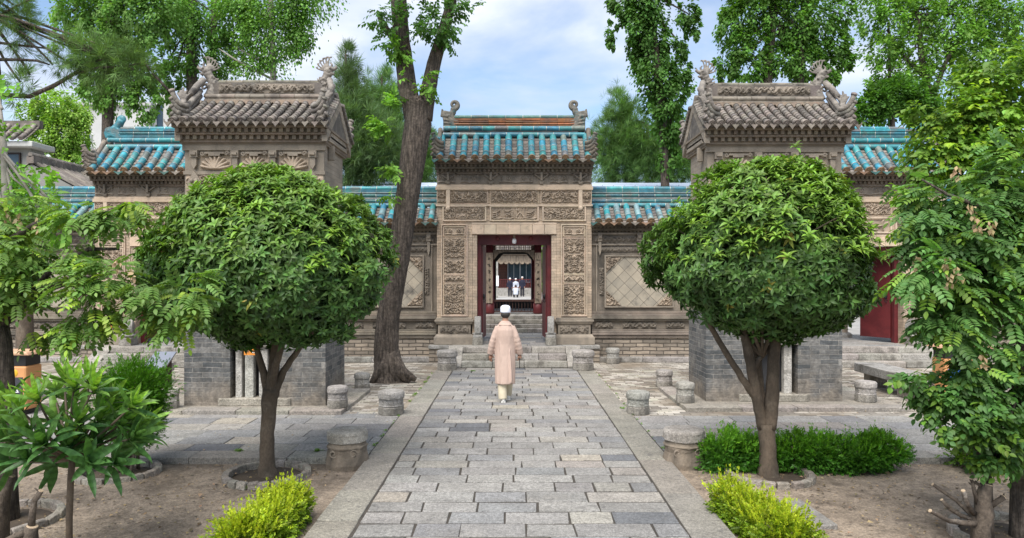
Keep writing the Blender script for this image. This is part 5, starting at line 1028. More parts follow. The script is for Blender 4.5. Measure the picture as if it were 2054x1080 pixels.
for q in (-1, 1): b.tube([(q*.15,.05,.78),(q*.26,.2,.63),(q*.17,.30,.78)], [.075,.065,.055], 10)
b.build('shirt', white_c, th, remesh=.02); b = MB()
for q in (-1, 1): b.tube([(q*.1,-.05,.27),(q*.23,.34,.5),(q*.15,.18,.08)], [.11,.09,.07], 12, (.05,.05,.06)); b.ball((q*.15,.24,.045), (.05,.14,.045), 10, 7, (.05,.05,.05))
b.build('trousers', cloth, th); b = MB(); b.ball((0,.06,1.0), (.095,.11,.125), 16, 10); b.build('hair', hair_m, th, smooth=True); b = MB(); b.box(-.07,.07,.36,.42,.9,1.0); b.build('camera', black_m, th)
# ------------------------------------------------------------ trees and plants
def ring(label, x, y, r, n=22, z=-.085, rot=0, bw=.11, cut=0):
    th = thing('brick_ring', label, 'tree ring', (x, y, z)); b = MB(); s = MB()
    for i in range(n-cut):
        a = 2*pi*i/n+rot+random.uniform(-.03,.03); b.rbox((x+r*cos(a), y+r*sin(a), z+.03), (.075, 2*pi*r/n*.92, .09), rx=random.uniform(-.08,.08), ry=random.uniform(-.1,.1), rz=a, col=jc((.95,.88,.8),.12))
    b.build('bricks', granite, th, bevel=.01, jitter=.004); s.lathe((x,y,z-.01), [(r*.97,0),(r*.8,.018),(r*.3,.03),(.01,.035)], 24, jit=.03); s.build('soil', soil_m, th, smooth=True)
soil_m = mk('soil', (.10,.075,.052), (.06,.045,.032), 3, .97, .9, 25)
def osmanthus(label, px, py, crown_px, stems, seed):
    global rng; rng = np.random.default_rng(seed); random.seed(seed)
    Y = (H+.085)*F/(py-551); x = (px-1028)*Y/F; th = thing('osmanthus_tree', label, 'tree', (x, Y, -.085), 'round clipped trees either side of the path'); s = Y/F
    cx, cz, rx, ru, rd_ = crown_px; CX = (cx-1028)*s; CZ = H-(cz-551)*s; RX, RU, RD = rx*s, ru*s, rd_*s
    b = MB()
    for pts, rad in stems:
        P = [Vector(((p[0]-1028)*s, Y+(p[2] if len(p) > 2 else 0), H-(p[1]-551)*s)) for p in pts]; Q = []; Rr = []
        for i in range(len(P)-1):
            for k in range(4): Q.append(P[i].lerp(P[i+1], k/4)+Vector((random.uniform(-.006,.006),random.uniform(-.006,.006),0))); Rr.append((rad[i]*(1-k/4)+rad[i+1]*k/4)*s)
        Q.append(P[-1]); Rr.append(rad[-1]*s); b.tube(Q, Rr, 14, ridges=.05, jit=.03)
    tr = b.build('trunk', bark_smooth, th, smooth=True)
    b = MB(); top = [Vector(((p[0][-1][0]-1028)*s, Y+(p[0][-1][2] if len(p[0][-1]) > 2 else 0), H-(p[0][-1][1]-551)*s)) for p in stems[1:]]
    for k in range(46):
        d = sph(1)[0]; t0 = random.choice(top); e = (CX+d[0]*RX*.85, Y+d[1]*RX*.85, CZ+d[2]*(RU if d[2] > 0 else RD)*.85); limbs(b, t0, [(e, .006)], .022, .3, 6)
    b.build('branches', bark_smooth, th, smooth=True)
    # leafy shoots over the crown: a shell of whorls, bulging in irregular lobes
    n = 7600; d = sph(n); RX, RU, RD = RX*.84, RU*.88, RD*1.06; ph = rng.uniform(0, 6.28, 8); lob = np.zeros(n)
    kdir = sph(60); dots = d@kdir.T; near = dots.max(1); own = dots.argmax(1); lob = (near-.93)*1.1
    off = rng.normal(0, .085, 60)[own]; rr_ = 1+np.clip(lob*1.6, -.26, .10)+off+rng.normal(0,.055,14)[(d@sph(14).T).argmax(1)]
    inner = rng.random(n) < .42; rr_ = np.where(inner, rr_*rng.uniform(.45,.93,n), rr_*rng.uniform(.94,1.03,n))
    q = np.where(d[:,2] > 0, RU, RD); flat = np.where(d[:,2] < 0, 1.0, 1)
    p4 = np.abs(d)**1.0; nrm = (np.abs(d[:,0])**2.0+np.abs(d[:,1])**2.0+np.abs(d[:,2])**2.0)**(1/2.0); D2 = d/nrm[:,None]
    P = np.c_[CX+D2[:,0]*RX*rr_, Y+D2[:,1]*RX*rr_, CZ+D2[:,2]*q*rr_]
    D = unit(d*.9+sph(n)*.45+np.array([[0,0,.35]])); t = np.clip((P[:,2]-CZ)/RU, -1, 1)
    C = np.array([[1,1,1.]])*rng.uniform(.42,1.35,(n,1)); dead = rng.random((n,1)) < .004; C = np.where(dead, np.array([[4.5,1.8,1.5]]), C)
    young = np.clip(t+.15+rng.normal(0,.2,n), 0, 1)[:,None]*(~inner)[:,None]  # upper outer whorls lighter: new growth, with sun from above put into the colour
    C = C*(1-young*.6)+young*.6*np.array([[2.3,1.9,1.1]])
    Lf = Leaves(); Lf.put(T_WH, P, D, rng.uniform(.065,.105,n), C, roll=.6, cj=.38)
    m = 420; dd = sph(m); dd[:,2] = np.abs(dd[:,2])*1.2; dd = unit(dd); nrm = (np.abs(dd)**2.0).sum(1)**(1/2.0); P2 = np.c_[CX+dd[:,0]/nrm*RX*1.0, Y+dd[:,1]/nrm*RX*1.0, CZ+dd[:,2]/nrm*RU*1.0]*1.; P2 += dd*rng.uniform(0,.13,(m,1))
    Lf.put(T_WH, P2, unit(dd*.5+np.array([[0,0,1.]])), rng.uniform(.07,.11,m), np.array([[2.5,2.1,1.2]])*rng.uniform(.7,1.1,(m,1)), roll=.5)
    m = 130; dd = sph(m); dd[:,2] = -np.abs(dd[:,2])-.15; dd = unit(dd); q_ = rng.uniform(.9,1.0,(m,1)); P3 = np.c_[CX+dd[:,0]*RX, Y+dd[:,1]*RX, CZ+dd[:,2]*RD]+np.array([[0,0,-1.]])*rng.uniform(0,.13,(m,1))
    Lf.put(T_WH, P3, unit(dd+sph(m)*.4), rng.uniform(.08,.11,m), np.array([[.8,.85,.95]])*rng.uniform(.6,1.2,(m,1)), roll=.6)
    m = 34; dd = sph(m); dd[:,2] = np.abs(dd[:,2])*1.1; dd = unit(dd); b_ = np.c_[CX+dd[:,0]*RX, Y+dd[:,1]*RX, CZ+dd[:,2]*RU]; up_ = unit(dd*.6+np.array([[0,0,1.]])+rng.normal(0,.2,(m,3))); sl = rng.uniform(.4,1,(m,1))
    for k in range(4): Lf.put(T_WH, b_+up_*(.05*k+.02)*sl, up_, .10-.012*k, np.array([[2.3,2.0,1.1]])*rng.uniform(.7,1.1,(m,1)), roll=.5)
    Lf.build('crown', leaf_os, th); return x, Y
OL = (545, 548, 238, 215, 122)
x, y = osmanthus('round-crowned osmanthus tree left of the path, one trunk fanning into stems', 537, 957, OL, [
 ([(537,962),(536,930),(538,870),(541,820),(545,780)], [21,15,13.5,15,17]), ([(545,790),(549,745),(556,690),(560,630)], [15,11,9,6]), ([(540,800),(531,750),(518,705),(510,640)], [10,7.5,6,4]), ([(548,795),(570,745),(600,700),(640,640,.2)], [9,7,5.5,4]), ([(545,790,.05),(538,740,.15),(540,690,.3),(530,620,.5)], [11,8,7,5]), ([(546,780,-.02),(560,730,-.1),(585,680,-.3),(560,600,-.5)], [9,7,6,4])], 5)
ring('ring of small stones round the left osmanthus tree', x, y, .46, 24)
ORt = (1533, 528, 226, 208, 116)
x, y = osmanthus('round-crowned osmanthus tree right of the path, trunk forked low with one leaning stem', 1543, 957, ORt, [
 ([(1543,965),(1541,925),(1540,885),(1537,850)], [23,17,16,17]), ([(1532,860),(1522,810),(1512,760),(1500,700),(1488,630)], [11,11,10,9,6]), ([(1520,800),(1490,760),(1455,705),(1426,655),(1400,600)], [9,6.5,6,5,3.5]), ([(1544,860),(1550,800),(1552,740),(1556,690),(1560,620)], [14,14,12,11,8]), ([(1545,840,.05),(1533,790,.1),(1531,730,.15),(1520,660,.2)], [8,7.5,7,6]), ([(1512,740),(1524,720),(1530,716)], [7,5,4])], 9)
ring('ring of tilted brown bricks round the right osmanthus tree', x, y, .47, 20)
# ---- the big old trunk
Y = 15.1; th = thing('old_tree', 'huge dark rough-barked tree with a forked trunk and leafy sprouts, left of the central gate', 'tree', (at(781,765,Y)[0], Y, 0)); b = MB(); random.seed(3)
def pxt(pts, Y): return [Vector((at(p[0],p[1],Y)[0], Y+(p[2] if len(p) > 2 else 0), at(p[0],p[1],Y)[2])) for p in pts]
def trunk_mesh(pts, wpx, n=30, flare=False, rd=.07):
    P = pxt(pts, Y); Q, Rr = [], []
    for i in range(len(P)-1):
        for k in range(5): Q.append(P[i].lerp(P[i+1], k/5)); Rr.append((wpx[i]*(1-k/5)+wpx[i+1]*k/5)/2*.8*Y/F)
    Q.append(P[-1]); Rr.append(wpx[-1]/2*Y/F); b.tube(Q, Rr, n, ridges=rd, jit=.035)
trunk_mesh([(783,768),(782,752),(780,730),(776,700),(778,650),(786,600),(800,520),(812,440),(825,350),(838,260),(842,200)], [92,80,68,60,55,52,54,55,58,66,62])
for k, (ax, ay) in enumerate(((745,770),(765,778),(800,776),(822,768),(835,762))): b.tube([at(783,715,Y-.1), at((ax+781)/2,748,Y-.22), at(ax,ay,Y-.25)], [.2,.13,.05], 12, jit=.05)
trunk_mesh([(832,235),(818,170),(808,90),(802,20),(798,-60),(792,-160)], [48,44,40,38,36,34]); trunk_mesh([(850,240),(858,190),(870,130),(888,70),(905,10),(920,-60)], [44,38,34,28,24,20]); trunk_mesh([(812,130),(800,95),(785,70),(768,50),(760,30)], [26,22,18,14,9], 14)
trunk_mesh([(792,-140),(770,-260),(740,-380)], [30,22,12], 14); trunk_mesh([(905,10),(940,-120),(990,-260)], [24,16,9], 14)
b.build('trunk', bark, th, smooth=True); b = MB(); b.tube([at(768,735,Y-.42), at(762,745,Y-.46), at(756,758,Y-.5)], [.02,.05,.02], 8, flat=.3)
rng = np.random.default_rng(31); Lf = Leaves()
for bl, n in (([(775,35,26,22,-.3),(762,20,18,18,-.2),(795,50,14,20,-.3),(785,75,18,22,-.3)], 90), ([(880,45,38,42,-.3),(915,15,26,30,-.3),(862,70,26,20,-.3),(900,80,16,14,-.2)], 210), ([(800,110,16,22,-.35),(795,95,12,14,-.3)], 55), ([(872,175,16,16,-.25),(856,150,8,8,-.3)], 26), ([(800,160,8,26,-.35),(797,195,9,10,-.3),(793,215,8,14,-.35)], 26), ([(785,255,26,10,-.4),(765,245,18,12,-.4),(760,265,12,9,-.4),(800,280,8,7,-.4)], 55), ([(787,320,11,12,-.4),(795,345,8,9,-.4)], 18), ([(786,392,10,8,-.4)], 8), ([(775,340,6,6,-.4)], 5), ([(830,-120,120,80,0),(760,-200,120,90,0),(960,-160,110,90,0)], 1500)):
    P, D, tone, _ = clump_points(pxblobs(bl, Y), n, .3, 6, .2); y_ = np.array([[.62,.75,.6]]) if n > 80 else np.array([[1.3,1.4,.75]]); Lf.put(T_SPRAY, P, D+np.array([[0,0,-.35]]), rng.uniform(.16,.26,len(P)), y_*tone, cj=.25)
Lf.build('leaf_sprouts', leaf_bg, th)
# ---- background trees
def tree(name, label, Y, trunks, blobs, n, T, size, mat, col, bk=bark, group='trees behind the courtyard wall', seed=1, **k):
    global rng; rng = np.random.default_rng(seed); random.seed(seed); p0 = trunks[0][0][0]; x0 = at(p0[0], 551, Y)[0]
    th = thing(name, label, 'tree', (x0, Y, .0), group); b = MB()
    for i, (pts, wd) in enumerate(trunks):
        P = [Vector((at(p[0],p[1],Y)[0], Y+(p[2] if len(p) > 2 else 0), at(p[0],p[1],Y)[2])) for p in pts]
        if i == 0: P = [Vector((P[0].x, Y, 0))]+P
        b.tube(P, [wd[0]/2*Y/F*1.2]*(1 if i == 0 else 0)+[q/2*Y/F for q in wd], 9, jit=.06)
    B = pxblobs(blobs, Y, k.pop('dep', 1.)); top = Vector(at(*trunks[0][0][-1][:2], Y))
    for bb in B:
        if random.random() < .8: limbs(b, top.lerp(Vector((top.x, Y, bb[2])), .5) if bb[2] < top.z else top, [((bb[0]+random.uniform(-.3,.3)*bb[3], bb[1], bb[2]), .02)], min(.045, wd[-1]/2*Y/F*.7+.01), .3, 6)
    b.build('trunk', bk, th, smooth=True); crown(th, B, n, T, size, mat, col, **k); return th
tree('vine_clad_tree', 'leafy tree with long hanging creepers, upper left behind the left side gate', 25, [([(215,330),(218,200),(222,60),(225,-80)], [22,20,16,12])],
 [(150,25,44,36),(200,20,60,50),(262,35,60,55),(320,20,50,45),(165,75,40,40),(215,95,50,50),(275,80,40,42),(250,150,42,42),(195,160,45,38),(285,200,28,45),(240,195,34,42),(208,200,20,30),(300,150,22,30),(330,190,16,36),(240,-40,120,50)], 23200, T_QUAD, 0.129, leaf_bg, (1.2,1.25,1.05), seed=21, clump=.15, per=57, droop=.8)
tree('broadleaf_tree', 'airy tree with dark trunks standing behind the ridge of the left tower', 28, [([(388,300),(386,160),(383,40),(380,-60)], [22,20,18,14]), ([(430,300),(428,120),(432,0)], [16,14,12]), ([(386,100),(360,60),(345,20)], [9,7,4])],
 [(350,50,38,40),(385,30,40,45),(420,60,45,50),(470,50,40,48),(500,20,50,40),(370,110,32,28),(420,130,40,24),(455,110,34,34),(350,150,30,30),(320,170,22,26),(345,5,45,35),(440,160,60,16),(330,120,18,22)], 16800, T_QUAD, 0.125, leaf_bg, (1.05,1.15,.95), seed=22, clump=.15, per=53, droop=.6)
tree('broadleaf_tree', 'open tree with a slim pale trunk behind the right half of the left tower ridge', 27, [([(550,300),(549,150),(547,60),(543,-40)], [13,12,10,8]), ([(545,130),(500,110),(475,95)], [6,5,3]), ([(549,160),(505,138),(470,118),(440,98)], [5,4.5,4,2])],
 [(540,20,45,38),(590,30,34,34),(610,60,20,42),(560,70,40,34),(515,70,30,30),(590,90,22,30),(500,130,34,18),(540,110,26,20),(606,15,26,24),(480,10,40,28),(530,145,45,10),(620,-20,60,40)], 12800, T_QUAD, 0.116, leaf_bg, (1.2,1.3,.9), bk=bark_pale, seed=23, clump=.3, per=22, droop=.7)
tree('willow_tree', 'bright yellow-green tree behind the grey tiled roofs at upper left', 30, [([(118,420),(116,330),(110,270)], [14,12,8]), ([(116,330),(90,280),(75,240)], [8,6,4]), ([(116,310),(150,280),(160,250)], [7,6,3])],
 [(75,235,32,30),(110,215,36,30),(150,230,30,28),(85,275,32,30),(130,270,38,34),(160,280,20,30),(60,255,16,22),(110,310,40,22),(150,320,25,20)], 17600, T_QUAD, 0.116, leaf_bg, (2.2,1.9,1.3), seed=24, clump=.15, per=38, droop=.5)
tree('cypress_tree', 'dark conifer with a thin pointed top between the left tower and the big trunk', 26, [([(700,420),(698,280),(695,150),(694,100)], [14,12,7,3])],
 [(695,110,6,14),(696,135,13,16),(700,165,20,20),(704,200,30,26),(700,240,36,32),(715,285,44,36),(740,320,46,34),(700,330,40,36),(770,300,32,36),(735,255,32,30),(760,345,50,22),(690,290,26,40)], 3800, T_TUFT, .42, leaf_pine, (1.25,1.35,1.15), seed=25, clump=.3, per=9, droop=-.5, shell=.2)
tree('cypress_tree', 'thin pale green conifer just left of the big trunk', 31, [([(768,420),(768,250),(767,150)], [12,8,3])], [(768,160,12,14),(768,190,22,22),(765,225,30,26),(780,260,28,28),(790,320,30,40),(845,320,26,36),(860,350,22,24),(860,290,12,20)], 2600, T_TUFT, .42, leaf_pine, (1.3,1.6,1.0), seed=26, clump=.35, per=8, droop=-.4, shell=.2)
tree('vine_clad_tree', 'tall dark tree wrapped in creepers, right of the central gate', 24, [([(1335,360),(1330,240),(1315,100),(1295,-60)], [18,18,16,14])],
 [(1290,15,44,36),(1300,60,42,40),(1310,110,44,40),(1322,160,44,40),(1335,200,42,36),(1345,240,32,30),(1350,280,24,26),(1285,85,22,30),(1275,40,22,26),(1360,150,24,26),(1365,95,16,20),(1240,10,18,14),(1232,30,10,26),(1228,70,7,30),(1380,30,20,24),(1390,60,12,26),(1300,-40,60,40),(1345,320,20,24)], 23200, T_QUAD, 0.129, leaf_bg, (.7,.85,.6), seed=27, clump=.15, per=57, droop=.9)
tree('vine_clad_tree', 'massive creeper-covered tree with two trunks behind the right tower ridge', 25, [([(1540,330),(1538,180),(1545,90),(1560,-40)], [26,24,20,16]), ([(1600,200),(1608,120),(1612,40),(1620,-40)], [22,18,16,14])],
 [(1500,15,40,34),(1480,50,34,40),(1490,100,34,40),(1500,140,34,24),(1560,40,36,44),(1600,60,40,50),(1650,40,40,44),(1660,90,34,40),(1620,130,40,34),(1575,130,34,34),(1690,30,26,30),(1690,120,24,30),(1655,155,24,24),(1530,130,16,30),(1460,20,20,20),(1570,-40,100,40),(1460,130,20,26)], 27200, T_QUAD, 0.129, leaf_bg, (.85,1.0,.62), seed=28, clump=.15, per=57, droop=.8)
tree('broadleaf_tree', 'spreading light green tree with open branches, upper right', 28, [([(1880,380),(1870,220),(1850,120),(1840,20)], [18,16,12,8]), ([(1870,200),(1900,120),(1950,50),(1970,10)], [10,8,6,4]), ([(1786,260),(1785,120),(1783,40)], [7,6,4]), ([(1860,160),(1810,110),(1780,60)], [8,6,4])],
 [(1760,25,44,36),(1800,50,44,40),(1850,30,46,36),(1900,50,46,40),(1950,20,46,34),(2000,40,46,38),(2040,20,34,34),(1770,100,34,34),(1830,100,40,34),(1890,110,44,34),(1950,100,44,38),(2010,110,44,38),(1800,150,40,28),(1870,160,40,26),(1760,170,26,24),(1930,150,36,26),(2060,90,50,60),(1960,-30,120,30),(1790,-20,80,30)], 26400, T_QUAD, 0.136, leaf_bg, (1.35,1.4,.95), seed=29, clump=.15, per=41, droop=.4)
tree('broadleaf_tree', 'low dense dark green tree right behind the ridge of the right side gate', 24, [([(1800,400),(1790,230)], [12,9])], [(1760,205,34,26),(1800,190,40,26),(1840,205,34,26),(1740,230,24,18),(1790,230,40,16),(1880,230,30,20),(1920,260,30,24)], 14400, T_QUAD, 0.122, leaf_bg, (.8,1.0,.6), seed=30, clump=.15, per=49)
tree('cypress_tree', 'soft green conifer with pale trunks just right of the central gate', 29, [([(1300,420),(1298,300),(1300,250)], [9,8,5]), ([(1340,400),(1335,300),(1325,240)], [9,8,5]), ([(1255,400),(1256,300),(1250,240)], [5,4,3])], [(1240,215,18,22),(1235,255,26,24),(1225,295,28,26),(1260,290,32,30),(1215,335,22,24),(1255,335,34,26),(1300,300,30,30),(1300,340,40,26),(1345,320,30,34),(1370,290,20,40),(1365,340,24,26),(1270,240,16,20)], 3900, T_TUFT, .42, leaf_pine, (1.35,1.6,1.0), seed=32, clump=.32, per=9, droop=-.4, shell=.2)
tree('broadleaf_tree', 'green tree seen through the central gate left of the pavilion column', 36, [([(960,600),(962,520)], [8,6])], [(955,520,16,20),(962,560,14,24),(940,560,16,26),(965,600,10,14),(935,520,20,20)], 7000, T_QUAD, 0.136, leaf_bg, (1.1,1.2,.8), seed=33)
tree('broadleaf_tree', 'green tree seen through the central gate right of the pavilion column', 36, [([(1100,600),(1098,520)], [8,6])], [(1100,520,16,20),(1096,560,14,24),(1120,560,16,26),(1110,600,14,14),(1120,520,20,20)], 7000, T_QUAD, 0.136, leaf_bg, (1.6,1.6,.8), seed=34)
# pine reaching in from upper left
th = tree('pine_tree', 'pine reaching in at upper left with long bare grey branches and needle tufts', 13.2, [([(-22,420),(-8,300),(-6,160),(-20,20),(-30,-80)], [22,20,18,16,14]), ([(-5,190),(60,194),(110,172),(150,148),(200,136),(255,133)], [10,9,8,7,6,3]), ([(150,148),(170,128),(215,118),(265,104)], [5,4.5,4,2]), ([(-6,120),(40,120),(75,122),(100,130)], [7,6,5,3]), ([(-10,85),(30,90),(100,98)], [6,5,3]), ([(-10,40),(20,20),(60,0)], [6,5,3]), ([(255,133),(290,125),(310,150),(345,188)], [3,4,5,6])],
 [(140,120,40,16),(180,110,40,18),(220,128,40,18),(255,120,34,24),(110,130,26,14),(200,145,36,10),(150,95,30,14),(275,140,26,12),(40,40,30,20),(20,80,26,18),(60,60,22,14),(70,110,20,10),(20,10,40,16),(60,150,12,12),(40,165,22,12),(35,200,16,12),(230,100,30,12)], 1050, T_TUFT, .22, leaf_pine, (1.15,1.3,.85), seed=35, clump=.35, per=8, droop=-.3, shell=.1, dep=1.5)
# distant greenery low behind the court, read as one mass
rng = np.random.default_rng(77); th = None; Lf = Leaves()
P, D, tone, _ = clump_points([(x, 80+6*sin(x), 2.5+1.5*sin(x*1.7), 5, 4, 4.5) for x in range(-75, 80, 5) if not -9 < x < 11], 30000, .22, 30, .4); Lf.put(T_QUAD, P, D, .5, np.array([[.9,1.,.7]])*tone); tag(Lf.build('distant_wood', leaf_bg, None), kind='stuff')
# ---- buildings behind
plaster_blue = mk('blue_sheet', (.55,.62,.74), (.45,.52,.65), 1, .5, .1, 10, attr=False)
th = thing('side_hall', 'long grey tiled hall roof running back at far left, behind the teal wall ridge', 'hall', (-13, 21, 0)); b = MB(); b.box(-15.6,-11.9,19.7,26,0,4.3,(.5,.48,.45)); b.build('wall', plaster, th)
def slopeX(parent, y0, y1, xE, zE, xR, zR, n):
    b = MB(); sp = (y1-y0)/n
    b.add([(xE,y0,zE),(xE,y1,zE),(xR,y1,zR),(xR,y0,zR)], [(0,1,2,3)], (.7,.7,.7))
    for i in range(n):
        y = y0+(i+.5)*sp; b.tube([(xE,y,zE+.03),((xE+xR)/2,y,(zE+zR)/2-.01),(xR,y,zR+.03)], .055, 7, jc((.95,.95,.95),.2))
    b.build('tile_slope', grey_tile, parent)
slopeX(th, 19.6, 26, -11.2, 4.2, -13.5, 5.45, 26); slopeX(th, 19.6, 26, -15.8, 4.2, -13.5, 5.45, 26); b = MB()
for i in range(20): b.box(-13.6,-13.4,19.55+.33*i,19.55+.33*i+.31,5.42,5.62+random.uniform(0,.02),jc((.8,.8,.8),.15)); b.tube([(-13.5,19.55+.33*i,5.66),(-13.5,19.85+.33*i,5.66)], .07, 8, jc((1,1,1),.2))
b.build('ridge', grey_tile, th)
b = MB(); b.prism([(-15.7,4.2),(-13.5,5.4),(-11.3,4.2)], 19.62, 19.7, 'y', (.5,.48,.45)); b.build('gable', plaster, th)
th = thing('grey_house', 'small house with a dark window and grey tiled parapet, far left edge', 'house', (-19, 26, 0)); b = MB(); b.box(-24,-17.95,26,26.8,0,7.0,(.55,.55,.53)); b.build('wall', plaster, th); b = MB(); b.box(-24.3,-17.6,25.6,26.9,7.0,7.2,(1,1,.98)); b.build('eave', plaster, th, bevel=.03)
b = MB(); tile_slope(th, -24.3, -17.8, 25.5, 7.25, 26.3, 7.9, 20, .09, detail=False, tl=.4, **GR); b.box(-24.3,-17.8,26.3,26.5,7.8,8.1,(.8,.8,.8)); b.build('ridge', grey_tile, th); b = MB(); b.box(-18.9,-18.3,25.96,26.02,6.1,6.8); w_ = b.build('window', glass_m, th); b = MB(); frame(b, -18.87,-18.33,6.13,6.77,25.96,.06,.03,lambda:(.3,.3,.3)); b.build('frame', dark_wood, w_)
th = thing('apartment_block', 'tall pale concrete apartment block behind the bright yellow-green tree', 'building', (-25, 46, 0)); b = MB(); b.box(-29.5,-23.9,46,56,0,13.4); b.box(-23.9,-23.1,46.6,56,0,14.3,(1.1,1.1,1.12)); b.box(-23.1,-21.7,46.3,56,0,13.7,(.95,.95,.95)); b.box(-29.7,-23.7,45.8,56,13.4,13.6,(.8,.8,.8)); b.build('wall', plaster, th)
for z in (4.5,7.4,10.3):
    for X in (-28.6,-26.6,-24.9 if z < 5 else -25.2): b = MB(); b.box(X,X+.9,45.95,46.02,z,z+1.2); w_ = b.build('window', glass_m, th); b = MB(); frame(b, X+.03, X+.87, z+.03, z+1.17, 45.95, .06, .04); b.box(X+.43,X+.47,45.93,45.97,z,z+1.2); b.build('frame', white_m, w_)
b = MB(); b.box(-23.7,-23.3,46.55,46.62,2,13.6); w_ = b.build('window', glass_m, th)
th = thing('metal_roof', 'pale blue metal shelter roof showing just above the wall ridges beside the central gate', 'roof', (-1, 27, .3)); b = MB(); b.add([(-10,25.6,5.55),(7.6,25.6,5.55),(7.6,28.5,6.05),(-10,28.5,6.05),(-10,25.6,5.45),(7.6,25.6,5.45),(7.6,28.5,5.95),(-10,28.5,5.95)], [(0,1,2,3),(7,6,5,4),(0,4,5,1),(1,5,6,2),(2,6,7,3),(3,7,4,0)], (1.35,1.4,1.5))
for i in range(44): b.box(-9.9+.4*i,-9.86+.4*i,25.6,25.66,5.55,5.59,(1.2,1.25,1.3))
b.build('sheet', plaster_blue, th)
for X in (-9.6,-3.6,3.8,7.2): b = MB(); b.tube([(X,26,.3),(X,26,5.5)], .07, 10); b.build('post', steel, th)
# ---- weeping locusts
def locust(label, Y, px0, py0, trunks, blobs, n, seed, col=(1,1,1), dep=1.3, extra=None, size=.22, name='locust_tree', T=T_PIN, mat=leaf_lo, top=None, group=None, bk=bark):
    global rng; rng = np.random.default_rng(seed); random.seed(seed); z0 = -.085 if Y < 8.7 else 0; x0 = at(px0, 551, Y)[0]; th = thing(name, label, 'tree', (x0, Y, z0), group); b = MB()
    for i, (pts, wd) in enumerate(trunks):
        P = [Vector((at(p[0],p[1],Y)[0], Y+(p[2] if len(p) > 2 else 0), at(p[0],p[1],Y)[2])) for p in pts]
        if i == 0: P = [Vector((x0, Y, z0-.02))]+P
        b.tube(P, ([wd[0]/2*Y/F*1.15] if i == 0 else [])+[q/2*Y/F for q in wd], 12, jit=.06, ridges=.05)
    b.build('trunk', bk, th, smooth=True); B = pxblobs(blobs, Y, dep); P, D, tone, _ = clump_points(B, n, .3, 14, .3); D = D*np.array([[1,1,.5]])+np.array([[0,-.15,-.35]]); C = np.array([col])*tone
    C = np.where(rng.random((len(P),1)) < .16, C*np.array([[1.9,1.6,.9]]), C); Lf = Leaves(); Lf.put(T, P, D, size*rng.uniform(.75,1.2,n), C, roll=.35, cj=.2); Lf.build('crown', mat, th)
    if extra:
        Lf = Leaves(); P = []
        for (px, py, dy) in extra: P += [at(px+random.uniform(-7,7), py+random.uniform(-14,14), Y+dy) for _ in range(11)]
        Lf.put(T_ONE, np.array(P), np.tile([[0,-.2,-1.]], (len(P),1))+rng.normal(0,.35,(len(P),3)), rng.uniform(.035,.07,len(P)), np.array([[1,1,1.]]), roll=1.5); Lf.build('dry_leaves', leaf_dry, th)
    return th
locust('weeping locust at the left edge with feathery hanging leaves and a dark trunk', 6.75, 14, 1045, [([(12,960),(14,860),(12,760),(6,690),(-6,640)], [40,34,34,36,38]), ([(0,650),(50,600),(100,575),(150,562),(215,560,-.2),(265,585,-.3),(350,595,-.4)], [30,26,20,15,11,7,4]), ([(60,590),(110,535),(180,500),(240,500)], [14,10,8,5]), ([(-6,640),(-20,560),(10,490),(70,450),(120,440)], [26,22,16,10,5])],
 [(40,430,70,36,.3),(20,500,60,50,.2),(90,470,50,28,.2),(165,445,50,26,0),(235,430,40,28,0),(260,410,24,16,0),(60,545,80,40,0),(30,600,50,34,-.2),(150,505,50,18,0),(205,560,50,34,-.3),(190,600,46,40,-.4),(205,640,28,18,-.5),(225,560,26,24,-.4),(330,590,44,40,-.5),(375,600,34,36,-.5),(350,640,34,24,-.5),(390,560,20,16,-.5),(60,640,30,30,0),(160,655,16,14,-.4),(-20,540,60,80,0)], 1250, 41, (1.15,1.15,.95), extra=[(160,575,-.5),(170,590,-.5),(268,545,-.5),(235,530,-.4),(15,430,0),(40,440,0),(70,445,0)], size=.19, group='locust trees framing the picture')
tree('broadleaf_tree', 'sparse pale leafy branches rising at the left edge above the locust', 8.5, [([(-30,600),(0,470),(12,380),(8,290),(-4,180)], [18,16,14,12,6]), ([(10,400),(60,440),(110,470)], [6,4,2]), ([(10,330),(30,360),(60,385)], [5,4,2])], [(10,300,20,50),(20,400,40,30),(70,420,40,24),(40,450,50,24),(6,220,14,30),(100,400,26,18),(130,450,30,20)], 230, T_SPRAY, .17, leaf_bg, (1.5,1.6,.9), bk=bark_pale, seed=43, clump=.4, per=9, group=None)
tree('slim_tree', 'mossy grey trunk standing behind the recycling bin at the left', 13.0, [([(52,700),(50,620),(46,540),(40,440)], [32,30,28,22])], [(40,440,60,30),(0,400,60,40)], 500, T_SPRAY, .2, leaf_bg, (1,1.1,.8), bk=bark_smooth, seed=44, group=None)
